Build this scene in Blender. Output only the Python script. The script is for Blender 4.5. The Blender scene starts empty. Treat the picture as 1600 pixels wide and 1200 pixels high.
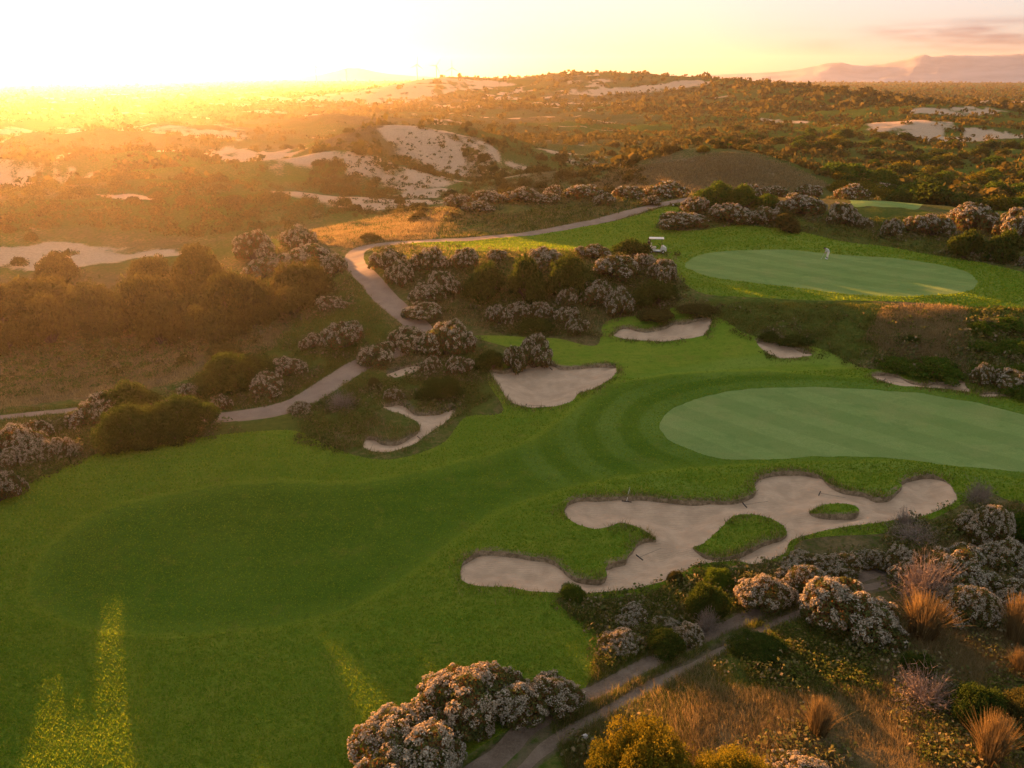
import bpy, bmesh, math, random
import numpy as np
from mathutils import Vector, Matrix
from mathutils.geometry import delaunay_2d_cdt

random.seed(7); RNG = np.random.default_rng(7)
SC = bpy.context.scene
COL = SC.collection
R = math.radians

# ------------------------------------------------------------------ camera, sky, sun, exposure
FOC, PITCH, CAMZ = 1256.0, R(21.0), 25.0          # focal length in pixels of a 1600 wide frame
cam_d = bpy.data.cameras.new('camera'); cam = bpy.data.objects.new('camera', cam_d); COL.objects.link(cam)
cam_d.sensor_width = 36.0; cam_d.lens = 36.0 * FOC / 1600.0
cam_d.clip_start = 0.5; cam_d.clip_end = 30000
cam.location = (0, 0, CAMZ); cam.rotation_euler = (R(90) - PITCH, 0, 0)
SC.camera = cam

SUN_AZ, SUN_EL = R(-28.5), R(3.9)
sun_dir = Vector((math.sin(SUN_AZ) * math.cos(SUN_EL), math.cos(SUN_AZ) * math.cos(SUN_EL), math.sin(SUN_EL)))
sl = bpy.data.lights.new('sun', 'SUN'); so = bpy.data.objects.new('sun', sl); COL.objects.link(so)
sl.energy = 4.6; sl.angle = R(0.6); sl.color = (1.0, 0.40, 0.10)
so.rotation_euler = sun_dir.to_track_quat('Z', 'Y').to_euler()

W = bpy.data.worlds.new('World'); SC.world = W; W.use_nodes = True
wn, wl = W.node_tree.nodes, W.node_tree.links
wn.clear()
sky = wn.new('ShaderNodeTexSky'); sky.sky_type = 'NISHITA'; sky.sun_disc = False
sky.sun_elevation = R(2.7); sky.sun_rotation = SUN_AZ
sky.altitude = 0; sky.air_density = 0.6; sky.dust_density = 7.0; sky.ozone_density = 1.0
bg = wn.new('ShaderNodeBackground'); bg.inputs['Strength'].default_value = 0.088
wo = wn.new('ShaderNodeOutputWorld')
# thin cloud bank low over the right-hand horizon
geo = wn.new('ShaderNodeTexCoord')
sep = wn.new('ShaderNodeSeparateXYZ'); wl.new(geo.outputs['Generated'], sep.inputs[0])
az = wn.new('ShaderNodeMath'); az.operation = 'ARCTAN2'; wl.new(sep.outputs['X'], az.inputs[0]); wl.new(sep.outputs['Y'], az.inputs[1])
comb = wn.new('ShaderNodeCombineXYZ')
m1 = wn.new('ShaderNodeMath'); m1.operation = 'MULTIPLY'; m1.inputs[1].default_value = 7.0; wl.new(az.outputs[0], m1.inputs[0])
m2 = wn.new('ShaderNodeMath'); m2.operation = 'MULTIPLY'; m2.inputs[1].default_value = 60.0; wl.new(sep.outputs['Z'], m2.inputs[0])
wl.new(m1.outputs[0], comb.inputs[0]); wl.new(m2.outputs[0], comb.inputs[1])
cn = wn.new('ShaderNodeTexNoise'); cn.inputs['Scale'].default_value = 1.0; cn.inputs['Detail'].default_value = 5.0; cn.inputs['Roughness'].default_value = 0.55
wl.new(comb.outputs[0], cn.inputs['Vector'])
def wmap(src, a, b, c=0.0, d=1.0):
    n = wn.new('ShaderNodeMapRange'); n.interpolation_type = 'SMOOTHSTEP'
    for k, v in zip(('From Min', 'From Max', 'To Min', 'To Max'), (a, b, c, d)): n.inputs[k].default_value = v
    wl.new(src, n.inputs['Value']); return n.outputs[0]
def wmul(a, b):
    n = wn.new('ShaderNodeMath'); n.operation = 'MULTIPLY'; wl.new(a, n.inputs[0]); wl.new(b, n.inputs[1]); return n.outputs[0]
def wadd(a, b):
    n = wn.new('ShaderNodeMath'); n.operation = 'ADD'; n.use_clamp = True; wl.new(a, n.inputs[0]); wl.new(b, n.inputs[1]); return n.outputs[0]
cl = wadd(wmap(cn.outputs['Fac'], 0.40, 0.62, 0, 1.0), wmap(az.outputs[0], 0.45, 0.62, 0, 0.35))
cl = wmul(cl, wmap(az.outputs[0], 0.25, 0.50))
cl = wmul(cl, wmul(wmap(sep.outputs['Z'], 0.016, 0.030), wmap(sep.outputs['Z'], 0.058, 0.044)))
mixc = wn.new('ShaderNodeMix'); mixc.data_type = 'RGBA'
cfac = wn.new('ShaderNodeMath'); cfac.operation = 'MULTIPLY'; cfac.inputs[1].default_value = 0.95; wl.new(cl, cfac.inputs[0])
wl.new(cfac.outputs[0], mixc.inputs['Factor'])
tint = wn.new('ShaderNodeMix'); tint.data_type = 'RGBA'; tint.blend_type = 'MULTIPLY'; tint.inputs['Factor'].default_value = 1.0
tint.inputs['B'].default_value = (0.50, 0.42, 0.50, 1)
gm = wn.new('ShaderNodeGamma'); gm.inputs['Gamma'].default_value = 0.15      # an evenly veiled evening sky: the whole dome flattened alike
wl.new(sky.outputs[0], gm.inputs['Color'])
wl.new(gm.outputs[0], tint.inputs['A'])
wl.new(gm.outputs[0], mixc.inputs['A']); wl.new(tint.outputs['Result'], mixc.inputs['B'])
wl.new(mixc.outputs['Result'], bg.inputs['Color']); wl.new(bg.outputs[0], wo.inputs['Surface'])

vs = SC.view_settings
vs.view_transform = 'Standard'; vs.look = 'None'; vs.gamma = 1.0; vs.use_curve_mapping = False
vs.exposure = 3.3
SC.render.engine = 'CYCLES'
cy = SC.cycles
cy.use_denoising = True
try: cy.denoiser = 'OPENIMAGEDENOISE'; cy.denoising_prefilter = 'ACCURATE'
except Exception: pass
cy.max_bounces = 6; cy.diffuse_bounces = 2; cy.glossy_bounces = 2; cy.transmission_bounces = 3
cy.volume_bounces = 0; cy.transparent_max_bounces = 6
cy.caustics_reflective = False; cy.caustics_refractive = False
cy.sample_clamp_indirect = 4.0

# ------------------------------------------------------------------ numpy helpers
CP, SP = math.cos(PITCH), math.sin(PITCH)
def ray(u, v):
    a = (np.asarray(u, float) - 800) / FOC; b = (600 - np.asarray(v, float)) / FOC
    return np.stack([a, CP + b * SP, -SP + b * CP], -1)
def on_plane(u, v, z):
    d = ray(u, v); t = (z - CAMZ) / d[..., 2]
    return d[..., 0] * t, d[..., 1] * t
def to_px(p):
    p = np.asarray(p, float); q = p - np.array([0, 0, CAMZ])
    dep = q[..., 1] * CP - q[..., 2] * SP; up = q[..., 1] * SP + q[..., 2] * CP
    return 800 + FOC * q[..., 0] / dep, 600 - FOC * up / dep, dep
def smooth(e0, e1, x):
    t = np.clip((x - e0) / (e1 - e0), 0, 1); return t * t * (3 - 2 * t)
def _h(i, j, s):
    n = (i.astype(np.int64) * 374761393 + j.astype(np.int64) * 668265263 + s * 1442695041) & 0xffffffff
    n = ((n ^ (n >> 13)) * 1274126177) & 0xffffffff
    return ((n ^ (n >> 16)) & 0xffff) / 65535.0
def vnoise(x, y, s=0):
    x = np.asarray(x, float); y = np.asarray(y, float)
    i = np.floor(x); j = np.floor(y); fx = x - i; fy = y - j
    fx = fx * fx * (3 - 2 * fx); fy = fy * fy * (3 - 2 * fy); i = i.astype(int); j = j.astype(int)
    a = _h(i, j, s) * (1 - fx) + _h(i + 1, j, s) * fx; b = _h(i, j + 1, s) * (1 - fx) + _h(i + 1, j + 1, s) * fx
    return (a * (1 - fy) + b * fy) * 2 - 1
def fbm(x, y, s=0, o=4, g=0.5):
    r = 0; a = 1; f = 1; tot = 0
    for k in range(o):
        r = r + a * vnoise(x * f + 17.3 * k, y * f - 9.1 * k, s + k); tot += a; a *= g; f *= 2.03
    return r / tot

# ------------------------------------------------------------------ the lie of the land
CTRL = [  # picture column, picture row, height of the ground there
 (0,800,.3),(0,1000,0),(0,1190,.2),(200,900,-.3),(200,1100,0),(400,850,-.4),(400,1000,-.2),(500,1150,.2),(600,900,0),(700,1000,.3),(600,760,0),
 (350,720,.5),(100,770,.5),(750,800,.2),(1000,1190,.8),(1200,1190,1.2),(1400,1190,1.5),(1600,1190,1.8),(1200,1050,1.0),(1400,1050,1.2),(1600,1050,1.5),
 (1100,980,.6),(1250,930,.8),(1400,930,1.0),(1600,900,1.2),(850,1150,.5),(950,1050,.4),(900,970,.2),(1050,920,.1),(1500,820,.6),(1600,800,.6),
 (720,850,.3),(800,830,.3),(950,760,.4),(1100,760,.5),(1300,740,.4),(1500,740,.4),(1150,840,.2),(1050,660,.5),(1200,620,.7),(1400,620,.8),(1600,660,.8),
 (1200,700,.3),(1400,700,.4),(1600,725,.5),(1000,600,.5),(900,660,.2),(900,720,.1),(850,540,.9),(950,560,.8),(1050,550,1.0),(1150,575,.8),(1300,580,.9),
 (1450,590,1.0),(1560,620,1.0),(1000,540,1),(1200,568,1.0),(1350,575,1.2),(1500,590,1.3),(1080,475,3.2),(1200,468,3.6),(1350,472,3.8),(1500,478,3.9),(1600,480,4.0),
 (1150,515,2.3),(1300,520,2.5),(1450,530,2.7),(1560,540,2.6),(1080,415,3.6),(1200,400,4),(1400,410,4.2),(1520,440,4.0),(1300,455,3.6),(1600,440,4.2),(1600,415,4.5),
 (1025,396,3.9),(960,380,4.0),(850,375,4.2),(750,380,4.0),(1000,345,4.8),(900,360,4.5),(1060,360,4.6),(1150,365,4.8),
 (640,410,4.6),(700,408,4.9),(780,408,5.1),(860,410,5.1),(950,412,5.1),(1020,425,4.2),(700,450,3.6),(800,450,3.6),(900,450,3.6),(980,460,3.0),
 (700,500,1.8),(800,515,1.4),(900,520,1.4),(1000,490,2),(1060,462,3),(555,400,3.5),(600,460,2.8),(650,505,1.8),(570,385,3.6),(620,378,3.9),(680,375,4.0),
 (540,450,2.9),(480,520,1.6),(420,560,1.0),(560,530,1.4),(350,600,.6),(300,620,.4),(450,620,.4),(560,565,.8),(620,560,.9),(600,620,.5),(520,650,.4),(700,600,.6),
 (650,680,.2),(480,680,.4),(740,540,1),(400,490,-.6),(300,540,-1.2),(150,560,-1.6),(0,580,-1.6),(0,640,-.3),(150,640,-.1),(250,590,-.5),(80,700,.4),(0,720,.4),
 (200,480,-1.2),(100,500,-1.4),(0,500,-1.6),(100,420,-1.4),(250,400,-1.2),(0,420,-1.8),(0,380,-1.2),(450,400,2.3),(400,385,1.4),(500,385,3.1),
 (100,350,-.5),(300,355,-.3),(450,360,1.5),(550,352,2),(650,345,3),(720,322,5.0),(780,318,5.8),(900,310,6),(1000,308,6),(1060,305,6.2),(560,330,.6),(620,325,1.2),(800,345,4.6),(900,335,5.2),
 (1100,330,6),(1150,310,6.5),(1250,320,6),(1200,345,5.5),(1300,345,5.3),(1400,360,5),(1500,370,4.8),(1600,390,4.8),(1380,313,6.5),(1450,320,6.3),(1550,340,5.8),(1600,340,5.8),
 (1450,302,3.6),(1600,312,3.6),(1300,298,5.5),(1250,288,4.5)]
CX = []
for u, v, z in CTRL:
    x, y = on_plane(u, v, z); CX.append((float(x), float(y), z))
CX += [(-60,20,.3),(-65,50,.5),(60,20,1.8),(80,60,1.4),(105,100,4.4),(0,-20,1),(-40,-30,.5),(40,-30,1.6),(-110,80,-1),(-130,130,0),(130,150,4),(-150,40,0),
       (150,60,2.5),(-120,-100,0),(120,-100,1),(0,-150,.5),(-100,160,0),(0,190,2),(60,190,2),(-60,190,0),(120,190,2)]
CX = np.array(CX)
def tps_fit(P, Z, lam):
    n = len(P); d2 = ((P[:, None] - P[None]) ** 2).sum(-1)
    K = 0.5 * d2 * np.log(d2 + 1e-9) + lam * np.eye(n); Q = np.c_[np.ones(n), P]
    A = np.block([[K, Q], [Q.T, np.zeros((3, 3))]]); return np.linalg.solve(A, np.r_[Z, 0, 0, 0])
TS = 100.0
TW = tps_fit(CX[:, :2] / TS, CX[:, 2], 0.0006)
def tps(x, y):
    out = np.empty(x.size); P = CX[:, :2] / TS; X = np.c_[x.ravel(), y.ravel()] / TS
    for s in range(0, len(X), 20000):
        q = X[s:s + 20000]; d2 = (q[:, None, 0] - P[None, :, 0]) ** 2 + (q[:, None, 1] - P[None, :, 1]) ** 2
        out[s:s + 20000] = (0.5 * d2 * np.log(d2 + 1e-9)) @ TW[:-3] + TW[-3] + q @ TW[-2:]
    return out.reshape(x.shape)
BUMPS = []
def bump_px(u, v, z, sx, sy, rot=0.0, amp=None):
    x, y = on_plane(u, v, z); BUMPS.append((float(x), float(y), z - 1.0 if amp is None else amp, sx, sy, R(rot)))
bump_px(620, 216, 8.0, 26, 15, 10, 9.5); bump_px(690, 206, 7.5, 22, 14, -5, 8.0); bump_px(752, 236, 5.5, 10, 12)
bump_px(1150, 242, 9.5, 17, 13, -6); bump_px(1070, 256, 6.0, 12, 10, 10); bump_px(1225, 262, 5.5, 16, 10, -10)
bump_px(470, 262, 4.5, 30, 10, 15); bump_px(400, 290, 4.0, 16, 9); bump_px(280, 196, 6, 40, 25); bump_px(60, 345, 3.5, 16, 10); bump_px(300, 330, 2.8, 22, 8)
for u_, v_, z_, a_, b_, ro_ in [(330,305,4.0,15,8,12),(190,348,2.6,14,7,-8),(505,300,4.2,12,8,20),(150,236,6,26,14,5),(345,256,5.5,20,10,-10),(240,282,4.6,18,9,10),(60,312,4.2,16,8,0),(420,318,3.4,12,7,15),(540,250,5.5,14,10,-15),(90,205,7,40,18,0)]: bump_px(u_, v_, z_, a_, b_, ro_)
bump_px(1430, 190, 5, 30, 20); bump_px(1500, 172, 5, 60, 20); bump_px(880, 262, 5.0, 24, 10); bump_px(120, 300, 4, 30, 12); bump_px(560, 180, 7, 60, 30)
for u, rr, z in [(560,1150,8),(640,1050,22),(700,1050,25),(760,1150,22),(840,1050,26),(900,1050,31),(960,1100,26),(1020,1000,21),(1080,950,18),(1150,900,14),(1220,820,12),(1300,760,9),(1380,700,5)]:
    d = ray(u, 120); k = rr / math.hypot(d[0], d[1]); BUMPS.append((d[0] * k, d[1] * k, z * .43, 60, 170, 0.0))
def far_h(x, y):
    r = np.hypot(x, y)
    amp = smooth(140, 260, r) * (1 - .35 * smooth(500, 900, r)) * (1 - .8 * smooth(1500, 3000, r))
    leftw = 1 - .45 * smooth(.0, .25, np.arctan2(x, y))
    wx = x + 14 * fbm(x / 55, y / 55, 13, 2); wy = y + 14 * fbm(x / 55, y / 55, 15, 2)
    ridge = 1 - np.abs(fbm(wx / 62, wy / 40, 11, 4, .55)) * 2.6
    z = -.2 + amp * leftw * (3.4 * ridge + 2.6 * fbm(x / 85, y / 60, 3, 3) - 1.2)
    for bx, by, a, sx, sy, ro in BUMPS:
        dx = x - bx; dy = y - by; c, s = math.cos(ro), math.sin(ro)
        e = ((dx * c + dy * s) / sx) ** 2 + ((-dx * s + dy * c) / sy) ** 2
        z = z + a * np.exp(-np.minimum(e, 40) * .8)
    return z * (1 - .8 * smooth(1800, 3500, r))
def H(x, y):
    x = np.asarray(x, float); y = np.asarray(y, float); r = np.hypot(x, y)
    w = smooth(135, 195, r); out = far_h(x, y)
    near = r < 196
    if near.any():
        t = tps(x[near], y[near]) + .26 * fbm(x[near] / 9, y[near] / 9, 5, 4)
        out[near] = out[near] * w[near] + t * (1 - w[near])
    return out
def raster(x0, x1, y0, y1, st):
    gx = np.arange(x0, x1 + st, st); gy = np.arange(y0, y1 + st, st); X, Y = np.meshgrid(gx, gy); return x0, y0, st, H(X, Y)
RAS = [raster(-130, 130, 8, 250, 1.0), raster(-720, 720, -10, 1000, 5.0)]
def look(ra, x, y):
    x0, y0, st, g = ra; i = (x - x0) / st; j = (y - y0) / st; n, m = g.shape
    ok = (i >= 0) & (j >= 0) & (i < m - 1.001) & (j < n - 1.001); i = np.clip(i, 0, m - 1.002); j = np.clip(j, 0, n - 1.002); a = i.astype(int); b = j.astype(int); fa = i - a; fb = j - b
    return (g[b, a] * (1 - fa) + g[b, a + 1] * fa) * (1 - fb) + (g[b + 1, a] * (1 - fa) + g[b + 1, a + 1] * fa) * fb, ok
def Hq(x, y):
    """the ground height from a raster, quick"""
    z1, k1 = look(RAS[1], x, y); z0, k0 = look(RAS[0], x, y); z = np.where(k0, z0, z1); k = ~(k0 | k1)
    if k.any(): z[k] = H(x[k], y[k])
    return z
def hit(u, v):
    """where the sight line through picture point (u, v) meets the ground"""
    u = np.atleast_1d(np.asarray(u, float)); v = np.atleast_1d(np.asarray(v, float))
    d = ray(u, v); T = np.geomspace(14, 9000 if v.min() < 160 else 900, 300)
    lo = np.empty(len(u)); hi = np.empty(len(u))
    for s in range(0, len(u), 2000):
        dd = d[s:s + 2000]; X = dd[:, None, :] * T[None, :, None]
        g = CAMZ + X[..., 2] - Hq(X[..., 0], X[..., 1]); k = np.argmax(g < 0, 1)
        k = np.where(g.min(1) < 0, k, 299); lo[s:s + 2000] = T[np.maximum(k - 1, 0)]; hi[s:s + 2000] = T[k]
    for _ in range(12):
        m = .5 * (lo + hi); g = CAMZ + d[:, 2] * m - Hq(d[:, 0] * m, d[:, 1] * m)
        lo = np.where(g > 0, m, lo); hi = np.where(g > 0, hi, m)
    m = .5 * (lo + hi); x = d[:, 0] * m; y = d[:, 1] * m
    return np.stack([x, y, H(x, y)], -1)

# ------------------------------------------------------------------ polygons on the ground
def catmull(P, step, closed=True):
    P = np.asarray(P, float); n = len(P); out = []
    for i in range(n if closed else n - 1):
        if closed: a, b, c, d = P[(i - 1) % n], P[i], P[(i + 1) % n], P[(i + 2) % n]
        else: a, b, c, d = P[max(i - 1, 0)], P[i], P[i + 1], P[min(i + 2, n - 1)]
        m = max(1, int(np.hypot(*(c - b)) / step)); t = (np.arange(m) / m)[:, None]
        out.append(.5 * ((2 * b) + (-a + c) * t + (2 * a - 5 * b + 4 * c - d) * t ** 2 + (-a + 3 * b - 3 * c + d) * t ** 3))
    if not closed: out.append(P[-1:])
    return np.concatenate(out)
def px_poly(pts, step=.35):
    pts = np.array(pts, float); return catmull(hit(pts[:, 0], pts[:, 1])[:, :2], step)
def inside(x, y, P):
    r = np.zeros(x.shape, bool)
    bb = (x > P[:, 0].min()) & (x < P[:, 0].max()) & (y > P[:, 1].min()) & (y < P[:, 1].max())
    if not bb.any(): return r
    X, Y = x[bb], y[bb]; q = np.zeros(X.shape, bool); A = P; B = np.roll(P, -1, 0)
    for (ax, ay), (bx, by) in zip(A, B):
        if ay == by: continue
        q ^= ((ay > Y) != (by > Y)) & (X < (bx - ax) * (Y - ay) / (by - ay) + ax)
    r[bb] = q; return r
def dist_to(x, y, P, reach=8.0, closed=True):
    """distance to the polyline P, capped at reach"""
    reach = float(reach); out = np.full(x.shape, reach)
    bb = (x > P[:, 0].min() - reach) & (x < P[:, 0].max() + reach) & (y > P[:, 1].min() - reach) & (y < P[:, 1].max() + reach)
    if not bb.any(): return out
    X, Y = x[bb], y[bb]; m = np.full(X.shape, reach); B = np.roll(P, -1, 0)
    for i in range(len(P) if closed else len(P) - 1):
        a, b = P[i], B[i]; ab = b - a; L = ab @ ab + 1e-12
        t = np.clip(((X - a[0]) * ab[0] + (Y - a[1]) * ab[1]) / L, 0, 1)
        np.minimum(m, np.hypot(X - a[0] - t * ab[0], Y - a[1] - t * ab[1]), out=m)
    out[bb] = m; return out
def signed(x, y, P, reach=8.0):
    d = dist_to(x, y, P, reach); return np.where(inside(x, y, P), -d, d)
def ribbon(pts, w, step=1.0, wob=0.0, seed=0, taper=None):
    pts = np.array(pts, float); C = catmull(hit(pts[:, 0], pts[:, 1])[:, :2], step, False)
    T = np.gradient(C, axis=0); T /= np.hypot(T[:, 0], T[:, 1])[:, None]; N = np.c_[-T[:, 1], T[:, 0]]
    s = np.arange(len(C)) * step
    if taper is not None: w = w * taper(s / s[-1])
    w1 = w / 2 * (1 + wob * vnoise(s / 1.3, s * 0 + .5, seed)); w2 = w / 2 * (1 + wob * vnoise(s / 1.1, s * 0 + 9.5, seed + 3))
    return np.concatenate([C + N * w1[:, None], (C - N * w2[:, None])[::-1]]), C

PX = dict(
 bunkers=[
  ('front', [(717,895),(725,881),(750,867),(785,867),(820,872),(855,877),(876,888),(886,898),(907,909),(939,912),(949,905),(946,895),(960,884),(977,881),(984,867),(1005,848),(1026,849),(1016,839),(995,828),(970,822),(949,828),(928,832),(907,827),(886,814),(881,800),(893,786),(918,782),(984,781),(1012,781),(1065,786),(1135,788),(1163,783),(1180,774),(1177,762),(1186,750),(1211,743),(1253,742),(1280,748),(1292,759),(1315,770),(1345,774),(1368,782),(1391,780),(1405,767),(1410,755),(1437,747),(1457,746),(1480,757),(1490,774),(1489,790),(1468,801),(1430,813),(1388,819),(1330,828),(1284,836),(1240,846),(1222,872),(1180,887),(1140,882),(1093,888),(1047,909),(995,923),(925,932),(851,930),(802,923),(750,921),(724,912)]),
  ('mid', [(766,581),(792,581),(830,572),(860,570),(879,575),(920,574),(950,572),(963,577),(955,594),(931,609),(905,619),(890,632),(856,639),(830,641),(800,634),(787,619),(779,604)]),
  ('crescent', [(596,636),(624,630),(639,639),(652,646),(687,645),(706,637),(713,643),(695,664),(672,679),(650,696),(612,708),(582,707),(567,701),(572,688),(584,684),(597,692),(620,692),(642,682),(656,673),(654,664),(627,650),(609,645)]),
  ('sliver', [(604,586),(625,575),(650,570),(656,577),(640,585),(615,590)]),
  ('bank', [(957,525),(970,514),(983,513),(992,516),(1013,517),(1036,513),(1054,505),(1073,504),(1092,500),(1109,498),(1110,508),(1101,525),(1064,532),(1026,535),(989,533),(970,530)]),
  ('pot', [(1184,534),(1210,531),(1225,532),(1244,544),(1266,553),(1262,559),(1225,562),(1202,555),(1189,544)]),
  ('right', [(1360,587),(1375,584),(1390,585),(1405,590),(1422,597),(1441,600),(1461,599),(1487,597),(1506,597),(1509,605),(1514,613),(1487,610),(1450,607),(1412,605),(1384,599),(1369,593)]),
  ('edge', [(1530,616),(1550,613),(1574,615),(1576,620),(1550,621),(1532,620)])],
 islands=[[(1082,860),(1100,853),(1128,828),(1145,813),(1170,809),(1198,813),(1222,825),(1229,841),(1198,850),(1177,860),(1145,874),(1114,877),(1093,867)],
          [(1265,805),(1284,794),(1311,791),(1334,796),(1343,805),(1330,810),(1292,809)]],
 green_low=[(1030,660),(1050,640),(1100,620),(1170,608),(1280,605),(1400,612),(1500,625),(1600,648),(1700,680),(1760,710),(1740,742),(1600,738),(1500,728),(1400,716),(1300,713),(1200,718),(1120,715),(1060,695),(1035,677)],
 green_up=[(1070,413),(1090,400),(1140,392),(1220,390),(1290,396),(1380,402),(1460,412),(1515,428),(1526,445),(1500,458),(1420,463),(1330,460),(1250,450),(1180,442),(1110,432),(1080,422)],
 tee=[(1322,309),(1345,306),(1380,305),(1415,308),(1440,315),(1440,321),(1405,324),(1360,322),(1330,317)],
 fairway=[(40,905),(80,850),(150,800),(280,768),(420,752),(560,752),(700,725),(820,690),(880,650),(960,600),(1080,582),(1250,582),(1400,596),(1600,632),(1800,690),(1800,790),(1600,752),(1450,724),(1300,722),(1150,728),(1000,742),(880,765),(780,800),(700,855),(640,900),(540,955),(400,985),(230,993),(110,975),(50,945)],
 turf=[[(-250,860),(0,772),(80,738),(180,702),(340,680),(450,672),(500,690),(560,714),(620,718),(690,694),(730,652),(785,645),(770,612),(762,590),(790,560),(800,545),(740,525),(860,528),(930,540),(952,500),(1060,480),(1130,500),(1175,525),(1280,545),(1350,575),(1420,582),(1520,596),(1600,618),(1800,670),(1800,850),(1600,790),(1530,765),(1505,790),(1400,832),(1250,850),(1235,880),(1100,896),(1000,935),(870,940),(930,985),(935,1030),(905,1085),(850,1110),(760,1160),(620,1260),(480,1380),(-400,1380)],
       [(640,379),(700,377),(800,370),(900,356),(1000,335),(1050,322),(1060,330),(1030,345),(1030,358),(1090,360),(1160,352),(1250,362),(1320,378),(1400,388),(1500,405),(1600,425),(1750,450),(1750,500),(1600,483),(1500,478),(1350,470),(1200,466),(1120,462),(1080,450),(1050,425),(1000,400),(900,395),(750,392),(680,388)]],
 path_a=[(1085,309),(1060,314),(1030,320),(980,333),(900,352),(820,366),(740,373),(680,376),(630,379),(595,382),(570,387),(554,399),(558,418),(590,452),(620,482),(645,502),(657,518),(640,540),(600,556),(560,572),(520,597),(470,627),(420,643),(340,652),(295,641),(265,630),(200,632),(120,640),(40,648),(-80,662)],
 rut_a=[(640,1280),(700,1237),(765,1188),(850,1122),(960,1062),(1080,1003),(1180,960),(1260,930),(1330,905),(1420,880),(1510,858),(1600,835),(1720,810)],
 rut_b=[(740,1270),(795,1215),(860,1160),(960,1103),(1060,1047),(1150,1003),(1240,960),(1330,925),(1420,900),(1510,872),(1600,850),(1720,825)])
Z = {}
def ragged(P, seed, amp=.16):
    T = np.roll(P, -1, 0) - np.roll(P, 1, 0); T /= np.hypot(T[:, 0], T[:, 1])[:, None] + 1e-9
    return P + np.c_[T[:, 1], -T[:, 0]] * (amp * fbm(P[:, 0] / 1.1, P[:, 1] / 1.1, seed, 3))[:, None]
for i, (nm, P) in enumerate(PX['bunkers']): Z['bunker_' + nm] = ragged(px_poly(P, .22), 200 + i)
ISL = [ragged(px_poly(P, .22), 220 + i, .12) for i, P in enumerate(PX['islands'])]
for i, nm in enumerate(('green_low', 'green_up', 'tee', 'fairway')): Z[nm] = ragged(px_poly(PX[nm], .45), 240 + i, .18)
TURF = [px_poly(P, .6) for P in PX['turf']]
PATH, PATHC = ribbon(PX['path_a'], 2.45, .7, .06, 0, lambda s: 1 - .5 * smooth(.80, .90, s))
RUTA, RUTAC = ribbon(PX['rut_a'], .85, .3, .5, 4)
RUTB, RUTBC = ribbon(PX['rut_b'], 0.58, .3, .6, 9)
BUNK = [k for k in Z if k.startswith('bunker_')]
DEPTH = {'bunker_front': 1.0, 'bunker_mid': .8, 'bunker_crescent': .6, 'bunker_sliver': .2, 'bunker_bank': .55, 'bunker_pot': .5, 'bunker_right': .4, 'bunker_edge': .2}
def bunker_sd(x, y, reach=6.0):
    """signed distance to the nearest sand edge (negative on sand) and how deep that bunker is"""
    sd = np.full(x.shape, reach); dp = np.zeros(x.shape)
    for k in BUNK:
        d = signed(x, y, Z[k], reach)
        if k == 'bunker_front':
            for I in ISL: d = np.maximum(d, -signed(x, y, I, reach))
        m = d < sd; dp[m] = DEPTH[k]; sd[m] = d[m]
    return sd, dp

# soft regions: how dry the wild ground is (0 lush, 1 straw), and where bare sand shows
DRY = [([(0,480),(250,470),(420,490),(430,540),(300,590),(150,620),(0,625),(-150,600),(-150,500)], 1.0),
       ([(1380,480),(1500,480),(1510,540),(1510,580),(1440,560),(1350,530)], 1.0),
       ([(1060,1200),(1100,1090),(1180,1060),(1300,1080),(1420,1100),(1600,1130),(1700,1300),(1060,1300)], .66),
       ([(1110,985),(1250,960),(1390,1000),(1380,1060),(1250,1085),(1140,1070)], .05),
       ([(930,288),(1000,264),(1080,250),(1150,245),(1240,266),(1300,295),(1150,298),(1000,292)], 1.0),
       ([(1380,290),(1450,290),(1620,312),(1620,335),(1500,318),(1400,300)], 1.0),
       ([(480,560),(600,580),(740,560),(770,620),(720,650),(600,630),(480,690),(340,676),(470,620)], .1),
       ([(260,620),(330,560),(420,540),(500,470),(560,470),(620,520),(560,560),(440,620),(330,640)], .22),
       ([(870,930),(1100,890),(1150,900),(1060,1010),(940,1040)], .1),
       ([(1505,482),(1700,470),(1700,600),(1510,600)], .1),
       ([(1120,470),(1380,476),(1350,560),(1150,520)], .15),
       ([(1180,350),(1300,330),(1450,330),(1480,400),(1330,375)], .15),
       ([(700,345),(900,310),(1040,310),(850,360),(690,372)], .40)]
DRYP = [(px_poly(P, 1.5), d) for P, d in DRY]
SAND = [  # picture ellipses of bare dune sand: column, row, half width, half height, strength
 (110,405,170,24,1.1),(20,360,40,14,.7),(640,278,85,20,.9),(560,312,110,9,1.1),(670,203,60,7,.9),(760,236,12,16,.9),(410,242,95,8,1.3),(110,268,130,9,1.3),(190,308,70,6,.9),
 (300,210,130,12,.8),(540,148,160,7,1.2),(790,154,100,5,1.2),(985,140,130,6,1.2),(760,130,50,5,.9),(600,158,80,4,1.0),(960,262,90,12,.5),(1010,270,60,8,.5),(1140,268,120,14,.3),
 (1425,194,62,8,1.1),(1545,211,85,9,1.3),(1470,174,85,6,1.1),(1580,160,60,4,1),(1330,157,30,3,.9),(1235,192,30,2.5,.9),(1205,190,20,2.5,.9),(1290,167,25,2.5,.8),(1130,151,20,3,.9),(700,318,60,5,.7),(480,335,60,8,.6),
 (680,580,40,8,.0)]
SANDW = []
for u, v, a, b, s in SAND:
    if s == 0: continue
    p = hit(u, v)[0]; q = hit([u, u], [v - b, v + b]); rr = math.hypot(p[0], p[1])
    ry = min(max(4.0, abs(q[0][1] - q[1][1]) * .5), rr * .22)
    SANDW.append((p[0], p[1], max(4.0, a * rr / FOC), ry, s))
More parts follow.
